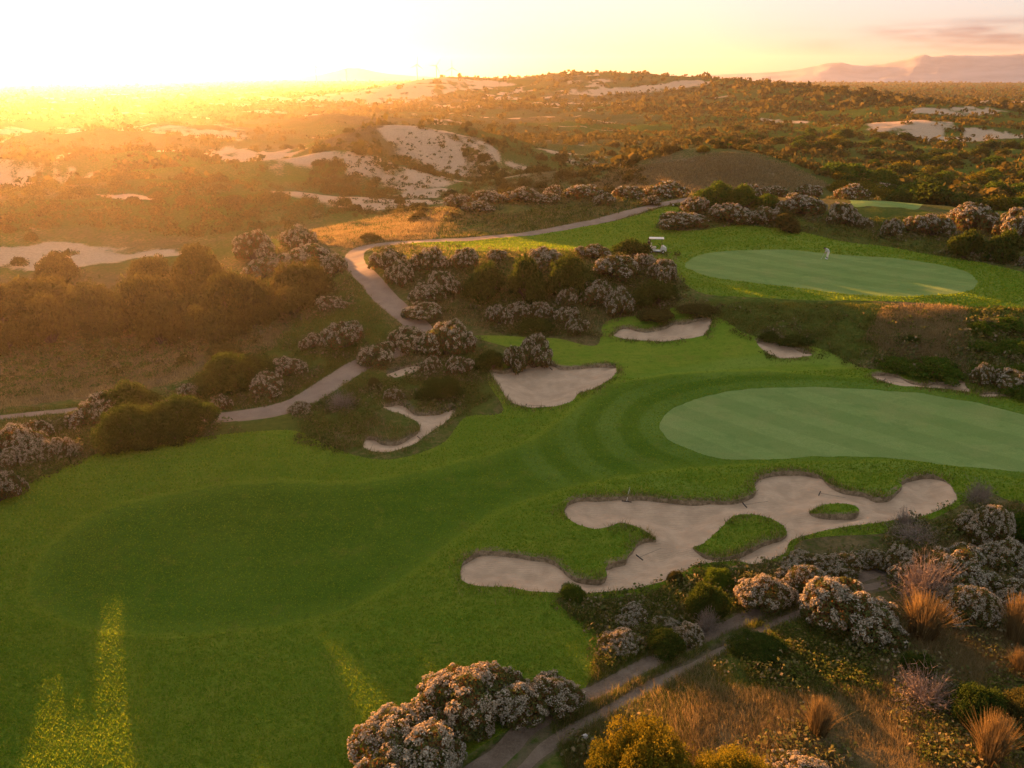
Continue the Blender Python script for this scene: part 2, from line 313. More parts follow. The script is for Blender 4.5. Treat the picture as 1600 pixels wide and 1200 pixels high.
def sandmask(x, y):
    s = np.zeros(x.shape); r = np.hypot(x, y)
    wob = fbm(x / 22, y / 14, 31, 4) * .7 + fbm(x / (r * .03 + 4), y / (r * .02 + 3), 37, 4) * .7
    for px, py, a, b, k in SANDW:
        e = np.sqrt(((x - px) / a) ** 2 + ((y - py) / b) ** 2)
        s = np.maximum(s, k * smooth(1.15, .55, e + wob))
    n = fbm(x / 46, y / 24, 41, 5)
    s = np.maximum(s, smooth(.16, .34, n) * .85 * smooth(150, 220, r) * (1 - .75 * smooth(.0, .4, np.arctan2(x, y))))
    return np.clip(s * (.80 + .70 * fbm(x / 9, y / 6, 44, 3)) - .30 * smooth(.0, .5, fbm(x / 4, y / 3, 43, 3)), 0, 1)
def dryness(x, y):
    d = .44 + .35 * fbm(x / 12, y / 12, 51, 3)
    for P, v in DRYP:
        w = smooth(1.6, -1.6, signed(x, y, P, 3.0) + 1.2 * fbm(x / 2.5, y / 2.5, 53, 2)); d = d * (1 - w) + (v + .12 * fbm(x / 3, y / 3, 54, 2)) * w
    return np.clip(d, 0, 1)

# ------------------------------------------------------------------ object and mesh helpers
def tag(o, label=None, cat=None, group=None, kind=None):
    if label: o['label'] = label
    if cat: o['category'] = cat
    if group: o['group'] = group
    if kind: o['kind'] = kind
    return o
def link(name, me, parent=None, mat=None):
    o = bpy.data.objects.new(name, me); COL.objects.link(o)
    if parent is not None: o.parent = parent
    if mat is not None:
        me.materials.clear(); me.materials.append(mat)
    return o
def empty(name, loc, rz=0.0):
    o = bpy.data.objects.new(name, None); COL.objects.link(o); o.location = loc; o.rotation_euler = (0, 0, rz); o.empty_display_size = .2; return o
def np_mesh(name, V, F, smooth_=False, attrs=None):
    """F: (n,3) or (n,4) array of vertex numbers"""
    me = bpy.data.meshes.new(name); V = np.ascontiguousarray(V, np.float32); F = np.ascontiguousarray(F, np.int32); k = F.shape[1]
    me.vertices.add(len(V)); me.vertices.foreach_set('co', V.ravel())
    me.loops.add(F.size); me.loops.foreach_set('vertex_index', F.ravel())
    me.polygons.add(len(F)); me.polygons.foreach_set('loop_start', np.arange(0, F.size, k, dtype=np.int32))
    me.polygons.foreach_set('loop_total', np.full(len(F), k, np.int32))
    if smooth_: me.polygons.foreach_set('use_smooth', np.ones(len(F), bool))
    for nm, a in (attrs or {}).items():
        at = me.attributes.new(nm, 'FLOAT', 'POINT'); at.data.foreach_set('value', np.ascontiguousarray(a, np.float32))
    me.update(calc_edges=True); return me

# ------------------------------------------------------------------ materials
class NT:
    def __init__(s, name):
        s.m = bpy.data.materials.new(name); s.m.use_nodes = True; s.n = s.m.node_tree.nodes; s.l = s.m.node_tree.links; s.n.clear()
        s.out = s.n.new('ShaderNodeOutputMaterial')
    def new(s, t, **kw):
        n = s.n.new(t)
        for k, v in kw.items(): setattr(n, k, v)
        return n
    def put(s, sock, v):
        if hasattr(v, 'is_output'): s.l.new(v, sock)
        elif isinstance(v, (tuple, list)) and len(v) == 3 and sock.type == 'RGBA': sock.default_value = (*v, 1)
        else: sock.default_value = v
    def noise(s, scale, detail=4, rough=.55, coord='Object', stretch=None):
        c = s.new('ShaderNodeTexCoord').outputs[coord]
        if stretch:
            mp = s.new('ShaderNodeMapping'); mp.inputs['Scale'].default_value = stretch; s.l.new(c, mp.inputs['Vector']); c = mp.outputs[0]
        n = s.new('ShaderNodeTexNoise'); s.l.new(c, n.inputs['Vector'])
        n.inputs['Scale'].default_value = scale; n.inputs['Detail'].default_value = detail; n.inputs['Roughness'].default_value = rough
        return n.outputs['Fac']
    def attr(s, name): return s.new('ShaderNodeAttribute', attribute_name=name).outputs['Fac']
    def island(s): return s.new('ShaderNodeNewGeometry').outputs['Random Per Island']
    def obj_rand(s): return s.new('ShaderNodeObjectInfo').outputs['Random']
    def math(s, op, a, b=0.0, clamp=False):
        n = s.new('ShaderNodeMath', operation=op, use_clamp=clamp); s.put(n.inputs[0], a); s.put(n.inputs[1], b); return n.outputs[0]
    def rng(s, v, a, b, c=0.0, d=1.0, smooth_=True):
        n = s.new('ShaderNodeMapRange'); n.interpolation_type = 'SMOOTHSTEP' if smooth_ else 'LINEAR'
        s.put(n.inputs['Value'], v)
        for k, q in zip(('From Min', 'From Max', 'To Min', 'To Max'), (a, b, c, d)): n.inputs[k].default_value = q
        return n.outputs[0]
    def mix(s, f, a, b, blend='MIX'):
        n = s.new('ShaderNodeMix', data_type='RGBA', blend_type=blend); s.put(n.inputs['Factor'], f); s.put(n.inputs['A'], a); s.put(n.inputs['B'], b); return n.outputs['Result']
    def ramp(s, f, stops):
        n = s.new('ShaderNodeValToRGB'); s.l.new(f, n.inputs['Fac']); e = n.color_ramp.elements
        while len(e) < len(stops): e.new(.5)
        for q, (p, c) in zip(e, stops): q.position = p; q.color = (*c, 1)
        return n.outputs['Color']
    def bump(s, h, strength=.4, dist=.1):
        b = s.new('ShaderNodeBump'); b.inputs['Strength'].default_value = strength; b.inputs['Distance'].default_value = dist; s.l.new(h, b.inputs['Height']); return b.outputs[0]
    def principled(s, color, rough=.9, spec=.2, normal=None, metal=0.0, **kw):
        p = s.new('ShaderNodeBsdfPrincipled'); s.put(p.inputs['Base Color'], color); s.put(p.inputs['Roughness'], rough)
        p.inputs['Specular IOR Level'].default_value = spec; p.inputs['Metallic'].default_value = metal
        for k, v in kw.items(): s.put(p.inputs[k.replace('_', ' ')], v)
        if normal is not None: s.l.new(normal, p.inputs['Normal'])
        s.l.new(p.outputs[0], s.out.inputs['Surface']); return s.m
    def leafy(s, color, trans=.35, tcol=None):
        d = s.new('ShaderNodeBsdfDiffuse'); t = s.new('ShaderNodeBsdfTranslucent'); s.put(d.inputs['Color'], color); s.put(t.inputs['Color'], tcol or color)
        x = s.new('ShaderNodeMixShader'); x.inputs[0].default_value = trans; s.l.new(d.outputs[0], x.inputs[1]); s.l.new(t.outputs[0], x.inputs[2])
        s.l.new(x.outputs[0], s.out.inputs['Surface']); return s.m
def simple(name, col, rough=.6, spec=.3, metal=0.0, var=.15):
    t = NT(name); n = t.noise(6.0, 3); return t.principled(t.mix(t.rng(n, .3, .7, 0, var), col, tuple(c * .55 for c in col)), rough, spec, metal=metal)
M = {}
def turf_mat(name, a, b, stripes=None, fuzzy=True, blend=None):
    t = NT(name); n1 = t.noise(.10, 6, .65); n2 = t.noise(.9, 6, .7); n3 = t.noise(14, 3, .7); n4 = t.noise(34, 2, .7); st = t.noise(.5, 4, .6, stretch=(.35, 2.2, 1))
    f = t.math('ADD', t.math('MULTIPLY', t.rng(n1, .3, .7), .45), t.math('MULTIPLY', t.rng(n2, .3, .7), .35)); f = t.math('ADD', f, t.math('MULTIPLY', t.rng(st, .35, .65), .25))
    c = t.mix(f, a, b)
    if stripes:
        g = t.math('ADD', t.attr('mow'), t.math('MULTIPLY', t.math('SUBTRACT', n2, .5), .5)); s = t.math('SINE', t.math('MULTIPLY', g, 2 * math.pi / stripes[0])); s = t.rng(s, -.5, .5)
        s = t.math('MULTIPLY', s, t.rng(g, stripes[1], stripes[1] * .6)); s = t.math('MULTIPLY', s, t.rng(g, .0, .1))
        c = t.mix(t.math('MULTIPLY', s, t.rng(n1, .35, .65, .25, .65)), c, stripes[2])
        e = t.attr('edge')
        if blend: c = t.mix(t.rng(t.math('ADD', e, t.math('MULTIPLY', t.math('SUBTRACT', n2, .5), 1.2)), 1.9, .1, 0, .6), c, blend)
        c = t.mix(t.rng(e, .42, .10, 0, .6), c, (.20, .25, .025))
    if not fuzzy:
        wv = t.new('ShaderNodeTexWave', wave_type='BANDS', bands_direction='DIAGONAL'); wv.inputs['Scale'].default_value = .11; wv.inputs['Distortion'].default_value = .6; t.l.new(t.new('ShaderNodeTexCoord').outputs['Object'], wv.inputs['Vector'])
        c = t.mix(t.rng(wv.outputs['Fac'], .4, .6, 0, .30), c, tuple(q * .72 for q in a)); c = t.mix(t.rng(t.noise(.22, 5, .65), .50, .68, 0, .4), c, (.23, .24, .085)); c = t.mix(t.rng(t.noise(.35, 5, .7), .52, .7, 0, .5), c, (.095, .165, .045))
    if fuzzy:
        c = t.mix(t.rng(t.noise(2.6, 5, .7), .50, .72, 0, .5), c, tuple(q * .42 for q in a))
        c = t.mix(t.rng(t.noise(.45, 5, .7), .56, .70, 0, .45), c, (.17, .17, .03))
        e = t.math('ADD', t.attr('earth'), t.math('MULTIPLY', t.math('SUBTRACT', t.noise(2.2, 5, .7), .5), 1.5)); c = t.mix(t.rng(e, .62, .95, 0, .9), c, (.24, .175, .11))
    c = t.mix(t.rng(n3, .35, .75, 0, .45), c, tuple(q * .45 for q in a))
    return t.principled(c, 1.0, 0.0, t.bump(t.math('ADD', n3, n4), 1.0, .06 if fuzzy else .03))
M['rough_turf'] = turf_mat('mown rough', (.090, .180, .014), (.215, .245, .030), (4.4, 9.0, (.18, .25, .045)))
M['fairway'] = turf_mat('fairway turf', (.040, .106, .008), (.100, .165, .018), (3.1, 14.0, (.155, .235, .045)), True, (.14, .205, .022))
M['green'] = turf_mat('putting green turf', (.140, .215, .058), (.205, .260, .085), None, False)
def sand_mat():
    t = NT('bunker sand'); n = t.noise(.9, 5, .6); n2 = t.noise(26, 3, .7); w = t.noise(2.0, 4, .6, stretch=(1, 5, 1))
    c = t.mix(t.rng(n, .3, .7), (.50, .35, .235), (.37, .255, .168)); c = t.mix(t.rng(n2, .35, .8, 0, .4), c, (.27, .19, .125))
    wv = t.new('ShaderNodeTexWave', wave_type='BANDS', bands_direction='Y'); wv.inputs['Scale'].default_value = 2.2; wv.inputs['Distortion'].default_value = 6.0; wv.inputs['Detail'].default_value = 2.0; wv.inputs['Detail Scale'].default_value = .6
    t.l.new(t.new('ShaderNodeTexCoord').outputs['Object'], wv.inputs['Vector'])
    c = t.mix(t.math('MULTIPLY', t.rng(wv.outputs['Fac'], .3, .8, 0, .35), t.rng(w, .4, .6)), c, (.27, .19, .125))
    h = t.math('ADD', t.math('MULTIPLY', wv.outputs['Fac'], .5), n2)
    return t.principled(c, .95, .1, t.bump(h, .7, .06))
M['sand'] = sand_mat()
def soil_mat():
    t = NT('cut earth edge'); n = t.noise(3.5, 5, .65); n2 = t.noise(18, 3)
    c = t.mix(t.rng(n, .35, .65), (.15, .105, .065), (.33, .245, .165)); return t.principled(t.mix(t.rng(n2, .4, .7, 0, .5), c, (.07, .075, .02)), .95, .1, t.bump(n2, .8, .08))
M['soil'] = soil_mat()
def path_mat():
    t = NT('concrete cart path'); n = t.noise(.6, 5, .6); n2 = t.noise(9, 4, .7)
    c = t.mix(t.rng(n, .3, .7), (.25, .18, .135), (.19, .135, .10)); return t.principled(t.mix(t.rng(n2, .4, .8, 0, .5), c, (.13, .095, .07)), .95, .05, t.bump(n2, .3, .03))
M['path'] = path_mat()
def dirt_mat():
    t = NT('dirt wheel rut'); n = t.noise(1.3, 5, .65); n2 = t.noise(11, 4, .7)
    c = t.mix(t.rng(n, .35, .65), (.21, .155, .115), (.14, .10, .07)); c = t.mix(t.rng(n2, .45, .75, 0, .6), c, (.26, .20, .15))
    return t.principled(c, .95, .1, t.bump(t.math('ADD', n, n2), .9, .12))
M['dirt'] = dirt_mat()
def ground_mat():
    t = NT('wild dune ground'); dry = t.attr('dry'); sand = t.attr('sand'); edge = t.attr('earth')
    n1 = t.noise(.35, 5, .6); n2 = t.noise(2.2, 5, .65); n3 = t.noise(9, 3, .7)
    g = t.mix(t.rng(n2, .3, .7), (.045, .075, .010), (.095, .115, .022))
    d = t.mix(t.rng(n2, .3, .7), (.095, .066, .030), (.20, .145, .072)); d = t.mix(t.rng(n1, .4, .7, 0, .5), d, (.070, .050, .035))
    f = t.math('ADD', dry, t.math('MULTIPLY', t.math('SUBTRACT', n2, .5), .9))
    c = t.mix(t.rng(f, .28, .66), g, d)
    c = t.mix(t.rng(t.noise(.022, 5, .65), .42, .62, 0, .5), c, (.072, .070, .022))
    s = t.mix(t.rng(n2, .3, .7), (.48, .345, .235), (.36, .255, .17))
    fs = t.math('ADD', sand, t.math('MULTIPLY', t.math('SUBTRACT', n2, .5), .8)); fs = t.math('ADD', fs, t.math('MULTIPLY', t.math('SUBTRACT', n1, .5), .6))
    c = t.mix(t.rng(fs, .30, .66), c, s)
    c = t.mix(t.rng(t.math('ADD', edge, t.math('MULTIPLY', t.math('SUBTRACT', n2, .5), .8)), .45, .8, 0, .8), c, (.14, .105, .07))
    c = t.mix(t.rng(n3, .45, .8, 0, .45), c, (.028, .024, .012))
    return t.principled(c, 1.0, 0.0, t.bump(t.math('ADD', n2, t.math('MULTIPLY', n3, .5)), .9, .25))
M['ground'] = ground_mat()

# ------------------------------------------------------------------ ground mesh: one triangulation, split along the edges of turf, sand and path
RN = 196.0
def polar_points():
    pts = []; r = 9.0; k = 0
    while r < RN - 1:
        s = max(.24, .0072 * r) if r > 22 else .35
        n = int(1.9 * r / s); a = -.95 + 1.9 * (np.arange(n) + .5 * (k % 2)) / n
        pts.append(np.c_[np.sin(a) * r, np.cos(a) * r])
        s2 = max(2.5, .06 * r); n2 = max(6, int((2 * math.pi - 1.9) * r / s2))
        if k % 7 == 0:
            a = .95 + (2 * math.pi - 1.9) * (np.arange(n2) + .5) / n2; pts.append(np.c_[np.sin(a) * r, np.cos(a) * r])
        r += s * .87; k += 1
    pts = np.concatenate(pts); return pts + RNG.normal(0, .04, pts.shape)
NRING = 900
ra = np.r_[np.linspace(-.95, .95, 600), np.linspace(.95, 2 * math.pi - .95, 202)[1:-1]]
ring = np.c_[np.sin(ra) * RN, np.cos(ra) * RN]
free = [polar_points()]
for k in BUNK + ['islands']:
    for P in (ISL if k == 'islands' else [Z[k]]):
        T = np.roll(P, -1, 0) - np.roll(P, 1, 0); T /= np.hypot(T[:, 0], T[:, 1])[:, None] + 1e-9; N = np.c_[T[:, 1], -T[:, 0]]
        for o in (-.6, -.3, .25, .5, .9): free.append(P + N * o)
for o in (-.35, -.15, .15, .35):
    P = Z['fairway']; T = np.roll(P, -1, 0) - np.roll(P, 1, 0); T /= np.hypot(T[:, 0], T[:, 1])[:, None] + 1e-9; free.append(P + np.c_[T[:, 1], -T[:, 0]] * o)
lines = [ring] + [Z[k] for k in BUNK] + ISL + [Z['green_low'], Z['green_up'], Z['tee'], Z['fairway']] + TURF + [PATH, RUTA, RUTB]
def clip_ring(P): return P
pts = []; edges = []; base = 0
for P in lines:
    n = len(P); rr = np.hypot(P[:, 0], P[:, 1]); pts.append(P); edges += [(base + i, base + (i + 1) % n) for i in range(n)]; base += n
free = np.concatenate(free); free = free[np.hypot(free[:, 0], free[:, 1]) < RN - .6]
pts.append(free); pts = np.concatenate(pts)
cv, ce, cf, *_ = delaunay_2d_cdt([Vector((float(a), float(b))) for a, b in pts], edges, [], 0, 1e-5, False)
V2 = np.array([(v.x, v.y) for v in cv]); F = np.array([f[:] for f in cf if len(f) == 3], np.int64)
C2 = V2[F].mean(1); keep = np.hypot(C2[:, 0], C2[:, 1]) < RN; F = F[keep]; C2 = C2[keep]
e1 = V2[F[:, 1]] - V2[F[:, 0]]; e2 = V2[F[:, 2]] - V2[F[:, 0]]; ar = e1[:, 0] * e2[:, 1] - e1[:, 1] * e2[:, 0]
F[ar < 0] = F[ar < 0][:, ::-1]
zone = np.zeros(len(F), int); ZN = ['ground', 'rough_turf', 'fairway', 'tee', 'green_low', 'green_up', 'path', 'rut_a', 'rut_b'] + BUNK
cx, cyy = C2[:, 0], C2[:, 1]
for P in TURF: zone[inside(cx, cyy, P)] = 1
zone[inside(cx, cyy, Z['fairway'])] = 2
for i, k in ((3, 'tee'), (4, 'green_low'), (5, 'green_up')): zone[inside(cx, cyy, Z[k])] = i
zone[inside(cx, cyy, PATH)] = 6; zone[inside(cx, cyy, RUTA)] = 7; zone[inside(cx, cyy, RUTB)] = 8
for i, k in enumerate(BUNK): zone[inside(cx, cyy, Z[k])] = 9 + i
for P in ISL: zone[inside(cx, cyy, P)] = 1
HZ = H(V2[:, 0], V2[:, 1])
SD, DP = bunker_sd(V2[:, 0], V2[:, 1])
lipn = .5 + .5 * fbm(V2[:, 0] / 2.2, V2[:, 1] / 2.2, 71, 3)
z_out = HZ + .22 * DP * smooth(1.9, .0, SD) * (.6 + .8 * lipn)
gy_ = np.clip((bunker_sd(V2[:, 0], V2[:, 1] + .5, 1.5)[0] - bunker_sd(V2[:, 0], V2[:, 1] - .5, 1.5)[0]), -1, 1)   # +1 on the far rim of a bunker
drop = (.05 + .34 * smooth(-.2, .9, gy_) * (.35 + .9 * lipn)) * np.minimum(1, DP + .35)
dip = DP * (smooth(0, 3.2, -SD) * .8 + .12 * fbm(V2[:, 0] / 3, V2[:, 1] / 3, 73, 2) * smooth(0, 1.5, -SD))
z_in = z_out - drop - dip
rut = np.minimum(dist_to(V2[:, 0], V2[:, 1], RUTAC, 2, False), dist_to(V2[:, 0], V2[:, 1], RUTBC, 2, False))
z_out = z_out - .10 * smooth(.7, .1, rut) + .05 * fbm(V2[:, 0] / .9, V2[:, 1] / .9, 75, 2) * smooth(1.6, .2, rut)
wild = np.ones(len(V2), bool); wild[F[zone != 0].ravel()] = False
z_out[wild] += .16 * fbm(V2[wild, 0] / 1.6, V2[wild, 1] / 1.6, 77, 3)
mow = np.minimum(np.abs(signed(V2[:, 0], V2[:, 1], Z['green_low'], 16.0)), np.abs(signed(V2[:, 0], V2[:, 1], Z['green_up'], 16.0)))
edg = dist_to(V2[:, 0], V2[:, 1], Z['fairway'], 2.0)
dry = dryness(V2[:, 0], V2[:, 1]); sandv = sandmask(V2[:, 0], V2[:, 1]) * smooth(88, 110, np.hypot(V2[:, 0], V2[:, 1]))
earth = np.maximum(smooth(1.3, .0, np.abs(SD)) * (.35 + .65 * smooth(-.2, .9, gy_)), smooth(1.0, .3, rut) * .8)
def zone_obj(ids, name, mat, attrs=(), sandy=False):
    f = F[np.isin(zone, ids)]; u, inv = np.unique(f, return_inverse=True); z = (z_in if sandy else z_out)[u]
    me = np_mesh(name, np.c_[V2[u], z], inv.reshape(-1, 3), True, {k: a[u] for k, a in attrs})
    o = link(name, me, None, M[mat]); o['kind'] = 'structure'; return o
A = (('mow', mow), ('edge', edg), ('earth', earth)); G = (('dry', dry), ('sand', sandv), ('earth', earth))
zone_obj([0], 'ground', 'ground', G)
tag(zone_obj([1], 'mown_rough', 'rough_turf', A), 'mown green rough grass around the fairway and bunkers')
tag(zone_obj([2], 'fairway', 'fairway', A), 'dark mown fairway with pale curved stripes round the lower green')
tag(zone_obj([3], 'tee', 'green'), 'small bright green tee among shrubs at upper right')
tag(zone_obj([4], 'putting_green', 'green'), 'large smooth lower putting green at right')
tag(zone_obj([5], 'putting_green', 'green'), 'upper putting green with the golfer standing on it')
tag(zone_obj([6], 'cart_path', 'path'), 'pale concrete cart path winding round the shrubby mound')
tag(zone_obj([7], 'wheel_rut', 'dirt'), 'wider bare dirt wheel rut of the track nearest the bunker')
tag(zone_obj([8], 'wheel_rut', 'dirt'), 'narrower bare dirt wheel rut of the track at lower right')
BL = {'front': 'large sprawling sand bunker with grass islands in the foreground', 'mid': 'sand bunker beside shrubs left of the lower green',
      'crescent': 'hook-shaped sand bunker curling round green ground cover', 'sliver': 'small sliver of sand below the round flowering shrubs',
      'bank': 'sand bunker cut into the bank under a dark grassy lip', 'pot': 'smallest sand bunker on the grassy bank below the upper green',
      'right': 'thin sand bunker under a hedge-like grass lip at right', 'edge': 'tiny strip of sand by the right edge of the picture'}
for i, k in enumerate(BUNK):
    o = tag(zone_obj([9 + i], 'sand_bunker', 'sand', (), True), BL[k[7:]])
    # the cut earth face between turf and sand
    fz = F[zone == 9 + i]; E = np.concatenate([fz[:, [0, 1]], fz[:, [1, 2]], fz[:, [2, 0]]])
    key = {}
    for a, b in E: key[(int(a), int(b))] = 1
    bd = [(a, b) for (a, b) in key if (b, a) not in key]
    if bd:
        bd = np.array(bd); u, inv = np.unique(bd, return_inverse=True); inv = inv.reshape(-1, 2); n = len(u)
        VV = np.r_[np.c_[V2[u], z_out[u] + .004], np.c_[V2[u], z_in[u] - .01]]
        link('earth_edge', np_mesh('earth_edge', VV, np.c_[inv[:, 1], inv[:, 0], inv[:, 0] + n, inv[:, 1] + n]), o, M['soil'])

# far dunes, plain and horizon
rr = [RN]
while rr[-1] < 7000: rr.append(rr[-1] * 1.017)
rr = np.array(rr); nA = len(ra); A2, R2 = np.meshgrid(ra, rr)
FX, FY = np.sin(A2) * R2, np.cos(A2) * R2; FZ = H(FX, FY)
# share the near mesh's heights on the common ring
nr = {(round(float(a), 3), round(float(b), 3)): float(c) for (a, b), c in zip(V2, z_out) if a * a + b * b > (RN - .5) ** 2}
for j in range(nA): FZ[0, j] = nr.get((round(float(FX[0, j]), 3), round(float(FY[0, j]), 3)), FZ[0, j])
i0 = (np.arange(len(rr) - 1)[:, None] * nA + np.arange(nA)[None]).ravel(); j1 = (np.arange(nA) + 1) % nA
i1 = (np.arange(len(rr) - 1)[:, None] * nA + j1[None]).ravel()
fx, fy = FX.ravel(), FY.ravel()
far = link('dunes', np_mesh('dunes', np.c_[fx, fy, FZ.ravel()], np.c_[i0, i1, i1 + nA, i0 + nA][:, ::-1], True,
           {'dry': np.clip(.46 + .3 * fbm(fx / 60, fy / 40, 61, 3) - .35 * smooth(.1, .45, np.arctan2(fx, fy)), 0, 1), 'sand': sandmask(fx, fy), 'earth': fx * 0}), None, M['ground'])
at_ = far.data.attributes['dry']; dv = np.empty(len(fx), np.float32); at_.data.foreach_get('value', dv); bare = np.zeros(len(fx))
for u_, v_, z_, a_, b_ in [(1150, 250, 7.0, 26, 20), (1070, 262, 4.5, 16, 14), (960, 268, 3.0, 26, 12), (1225, 268, 4.0, 18, 12), (620, 225, 7.0, 26, 18)]:
    bx_, by_ = on_plane(u_, v_, z_); bare = np.maximum(bare, np.exp(-((fx - bx_) / a_) ** 2 - ((fy - by_) / b_) ** 2))
at_.data.foreach_set('value', np.clip(dv + .75 * smooth(.25, .7, bare), 0, 1).astype(np.float32))
tag(far, 'hazy scrub covered dunes stretching to the horizon', kind='structure')
# ------------------------------------------------------------------ plants: prototypes built once, shared by the copies
def mix_leaf(name, cols, trans=.35, dead=None, warm=.25):
    t = NT(name); i = t.island(); o = t.obj_rand()
    c = t.ramp(i, [(k / (len(cols) - 1), q) for k, q in enumerate(cols)])
    c = t.mix(t.rng(o, 0, 1, 0, warm, False), c, tuple(q * f for q, f in zip(cols[-1], (1.25, 1.0, .8))))
    return t.leafy(c, trans)
M['blossom'] = mix_leaf('dried cream blossom heads', [(.12, .092, .056), (.21, .175, .122), (.31, .27, .20), (.41, .365, .285)], .25, warm=.2)
M['blossom_leaf'] = mix_leaf('grey green shrub leaf', [(.050, .055, .016), (.075, .085, .024), (.12, .125, .042)], .3)
M['dead'] = mix_leaf('brown inner twigs and dead leaf', [(.075, .040, .016), (.13, .072, .028), (.19, .11, .045)], .3)
M['leaf_green'] = mix_leaf('mid green shrub leaf', [(.022, .036, .006), (.040, .064, .010), (.062, .085, .016)], .4)
M['leaf_olive'] = mix_leaf('dark olive shrub leaf', [(.034, .034, .010), (.058, .056, .015), (.092, .084, .022)], .35)
M['leaf_bright'] = mix_leaf('bright green shrub leaf', [(.030, .062, .006), (.050, .095, .010), (.078, .115, .016)], .4)
M['leaf_yellow'] = mix_leaf('yellow green shrub leaf', [(.050, .062, .006), (.095, .095, .010), (.17, .135, .014)], .45)
M['reed'] = mix_leaf('tawny reed stem', [(.07, .052, .022), (.12, .088, .038), (.20, .145, .066)], .35)
M['twig'] = mix_leaf('grey dry twig', [(.13, .10, .08), (.22, .175, .145), (.32, .26, .21)], .15)
M['bark'] = simple('shrub bark', (.085, .060, .042), .95, .1)
M['straw'] = mix_leaf('straw grass blade', [(.13, .092, .036), (.21, .155, .068), (.31, .24, .12)], .5)
M['rough_blade'] = mix_leaf('rough grass blade', [(.045, .075, .010), (.080, .11, .016), (.16, .14, .04)], .5)
M['turf_blade'] = mix_leaf('turf grass blade', [(.072, .158, .008), (.125, .210, .012), (.21, .255, .022)], .5)
M['herb'] = mix_leaf('ground cover leaf', [(.030, .052, .008), (.055, .090, .012), (.10, .12, .02), (.16, .12, .05)], .4)
M['scrub'] = mix_leaf('scrub leaf', [(.034, .036, .008), (.058, .055, .013), (.085, .076, .018), (.12, .092, .026)], .35)

def rnd_dirs(n, rng, zmin=-.25):
    z = rng.uniform(zmin, 1, n); a = rng.uniform(0, 2 * math.pi, n); r = np.sqrt(1 - z * z); return np.c_[r * np.cos(a), r * np.sin(a), z]
def make_lobes(rng, n, spread=.74):
    L = []; sk = rng.uniform(-.25, .25, 2)
    for i in range(n):
        a = 2.399 * i + rng.uniform(-.6, .6); q = math.sqrt((i + .35) / n) * spread * rng.uniform(.8, 1.12)
        r = rng.uniform(.15, .40) * (1.15 - .35 * q); x, y = q * math.cos(a), q * math.sin(a)
        L.append((x, y, max(.10, (.72 - .62 * q * q + sk[0] * x + sk[1] * y) * rng.uniform(.62, 1.08) - r * .3), r))
    return np.array(L)
def lobe_surface(L, n, rng, k=1.0, zmin=-.3, inner=.9):
    """points and outward directions on the outside of a cluster of lobes"""
    P = []; D = []; got = 0
    while got < n:
        w = L[:, 3] ** 2; i = rng.choice(len(L), n * 2, p=w / w.sum()); d = rnd_dirs(n * 2, rng, zmin)
        rad = L[i, 3] * (1 + .10 * np.sin(d[:, 0] * 7 + i) * np.cos(d[:, 1] * 6 + d[:, 2] * 5))
        p = L[i, :3] + d * (rad * k)[:, None]; ok = p[:, 2] > .015
        for c in L: ok &= (((p - c[:3]) ** 2).sum(1) > (c[3] * inner * k) ** 2)
        P.append(p[ok]); D.append(d[ok]); got += ok.sum()
        if not ok.any(): break
    return np.concatenate(P)[:n], np.concatenate(D)[:n]
def frame(D, rng):
    t = np.cross(D, rng.normal(0, 1, D.shape)); t /= np.linalg.norm(t, axis=1)[:, None] + 1e-9; return t, np.cross(D, t)
def leaf_quads(P, D, size, rng, tilt=.9, aspect=.55):
    n = len(P); N = D + rng.normal(0, tilt, D.shape); N /= np.linalg.norm(N, axis=1)[:, None] + 1e-9
    t, b = frame(N, rng); s = (size * rng.uniform(.6, 1.4, n))[:, None]
    V = np.stack([P - t * s, P + b * s * aspect + N * s * .15, P + t * s, P - b * s * aspect + N * s * .15], 1).reshape(-1, 3)
    return V, np.arange(n * 4).reshape(-1, 4)
def heads(P, D, size, rng, flat=.7):
    """little faceted domes: one five-sided cap for each flower head"""
    n = len(P); D = D + rng.normal(0, .35, D.shape); D /= np.linalg.norm(D, axis=1)[:, None]; t, b = frame(D, rng); s = (size * rng.uniform(.65, 1.35, n))[:, None]
    V = [P + D * s * flat]
    for k in range(5):
        a = 2 * math.pi * k / 5; V.append(P + (t * math.cos(a) + b * math.sin(a)) * s)
    V = np.stack(V, 1).reshape(-1, 3); o = np.arange(n)[:, None] * 6
    return V, np.concatenate([np.c_[o, o + 1 + k, o + 1 + (k + 1) % 5] for k in range(5)])
def tube(A, B, ra_, rb_, sides=5):
    A = Vector(A); B = Vector(B); d = (B - A).normalized(); t = d.orthogonal().normalized(); b = d.cross(t); V = []
    for c, r in ((A, ra_), (B, rb_)):
        for k in range(sides): a = 2 * math.pi * k / sides; V.append(c + (t * math.cos(a) + b * math.sin(a)) * r)
    return V, [(k, (k + 1) % sides, sides + (k + 1) % sides, sides + k) for k in range(sides)]
def join(parts):
    V = []; Q = []; o = 0
    for v, f in parts: V.append(np.asarray(v, float).reshape(-1, 3)); Q.append(np.asarray(f) + o); o += len(V[-1])
    return np.concatenate(V), np.concatenate(Q)
def stems(L, rng, r0=.035):
    P = []
    for c in L:
        m = np.array([c[0] * .45, c[1] * .45, c[2] * .45]) + rng.normal(0, .03, 3)
        P.append(tube((c[0] * .12, c[1] * .12, -.04), m, r0, r0 * .7)); P.append(tube(m, c[:3], r0 * .7, r0 * .3))
        for _ in range(2):
            e = c[:3] + rnd_dirs(1, rng, 0)[0] * c[3] * .8; P.append(tube(c[:3] * .8, e, r0 * .35, r0 * .12, 4))
    return join(P)
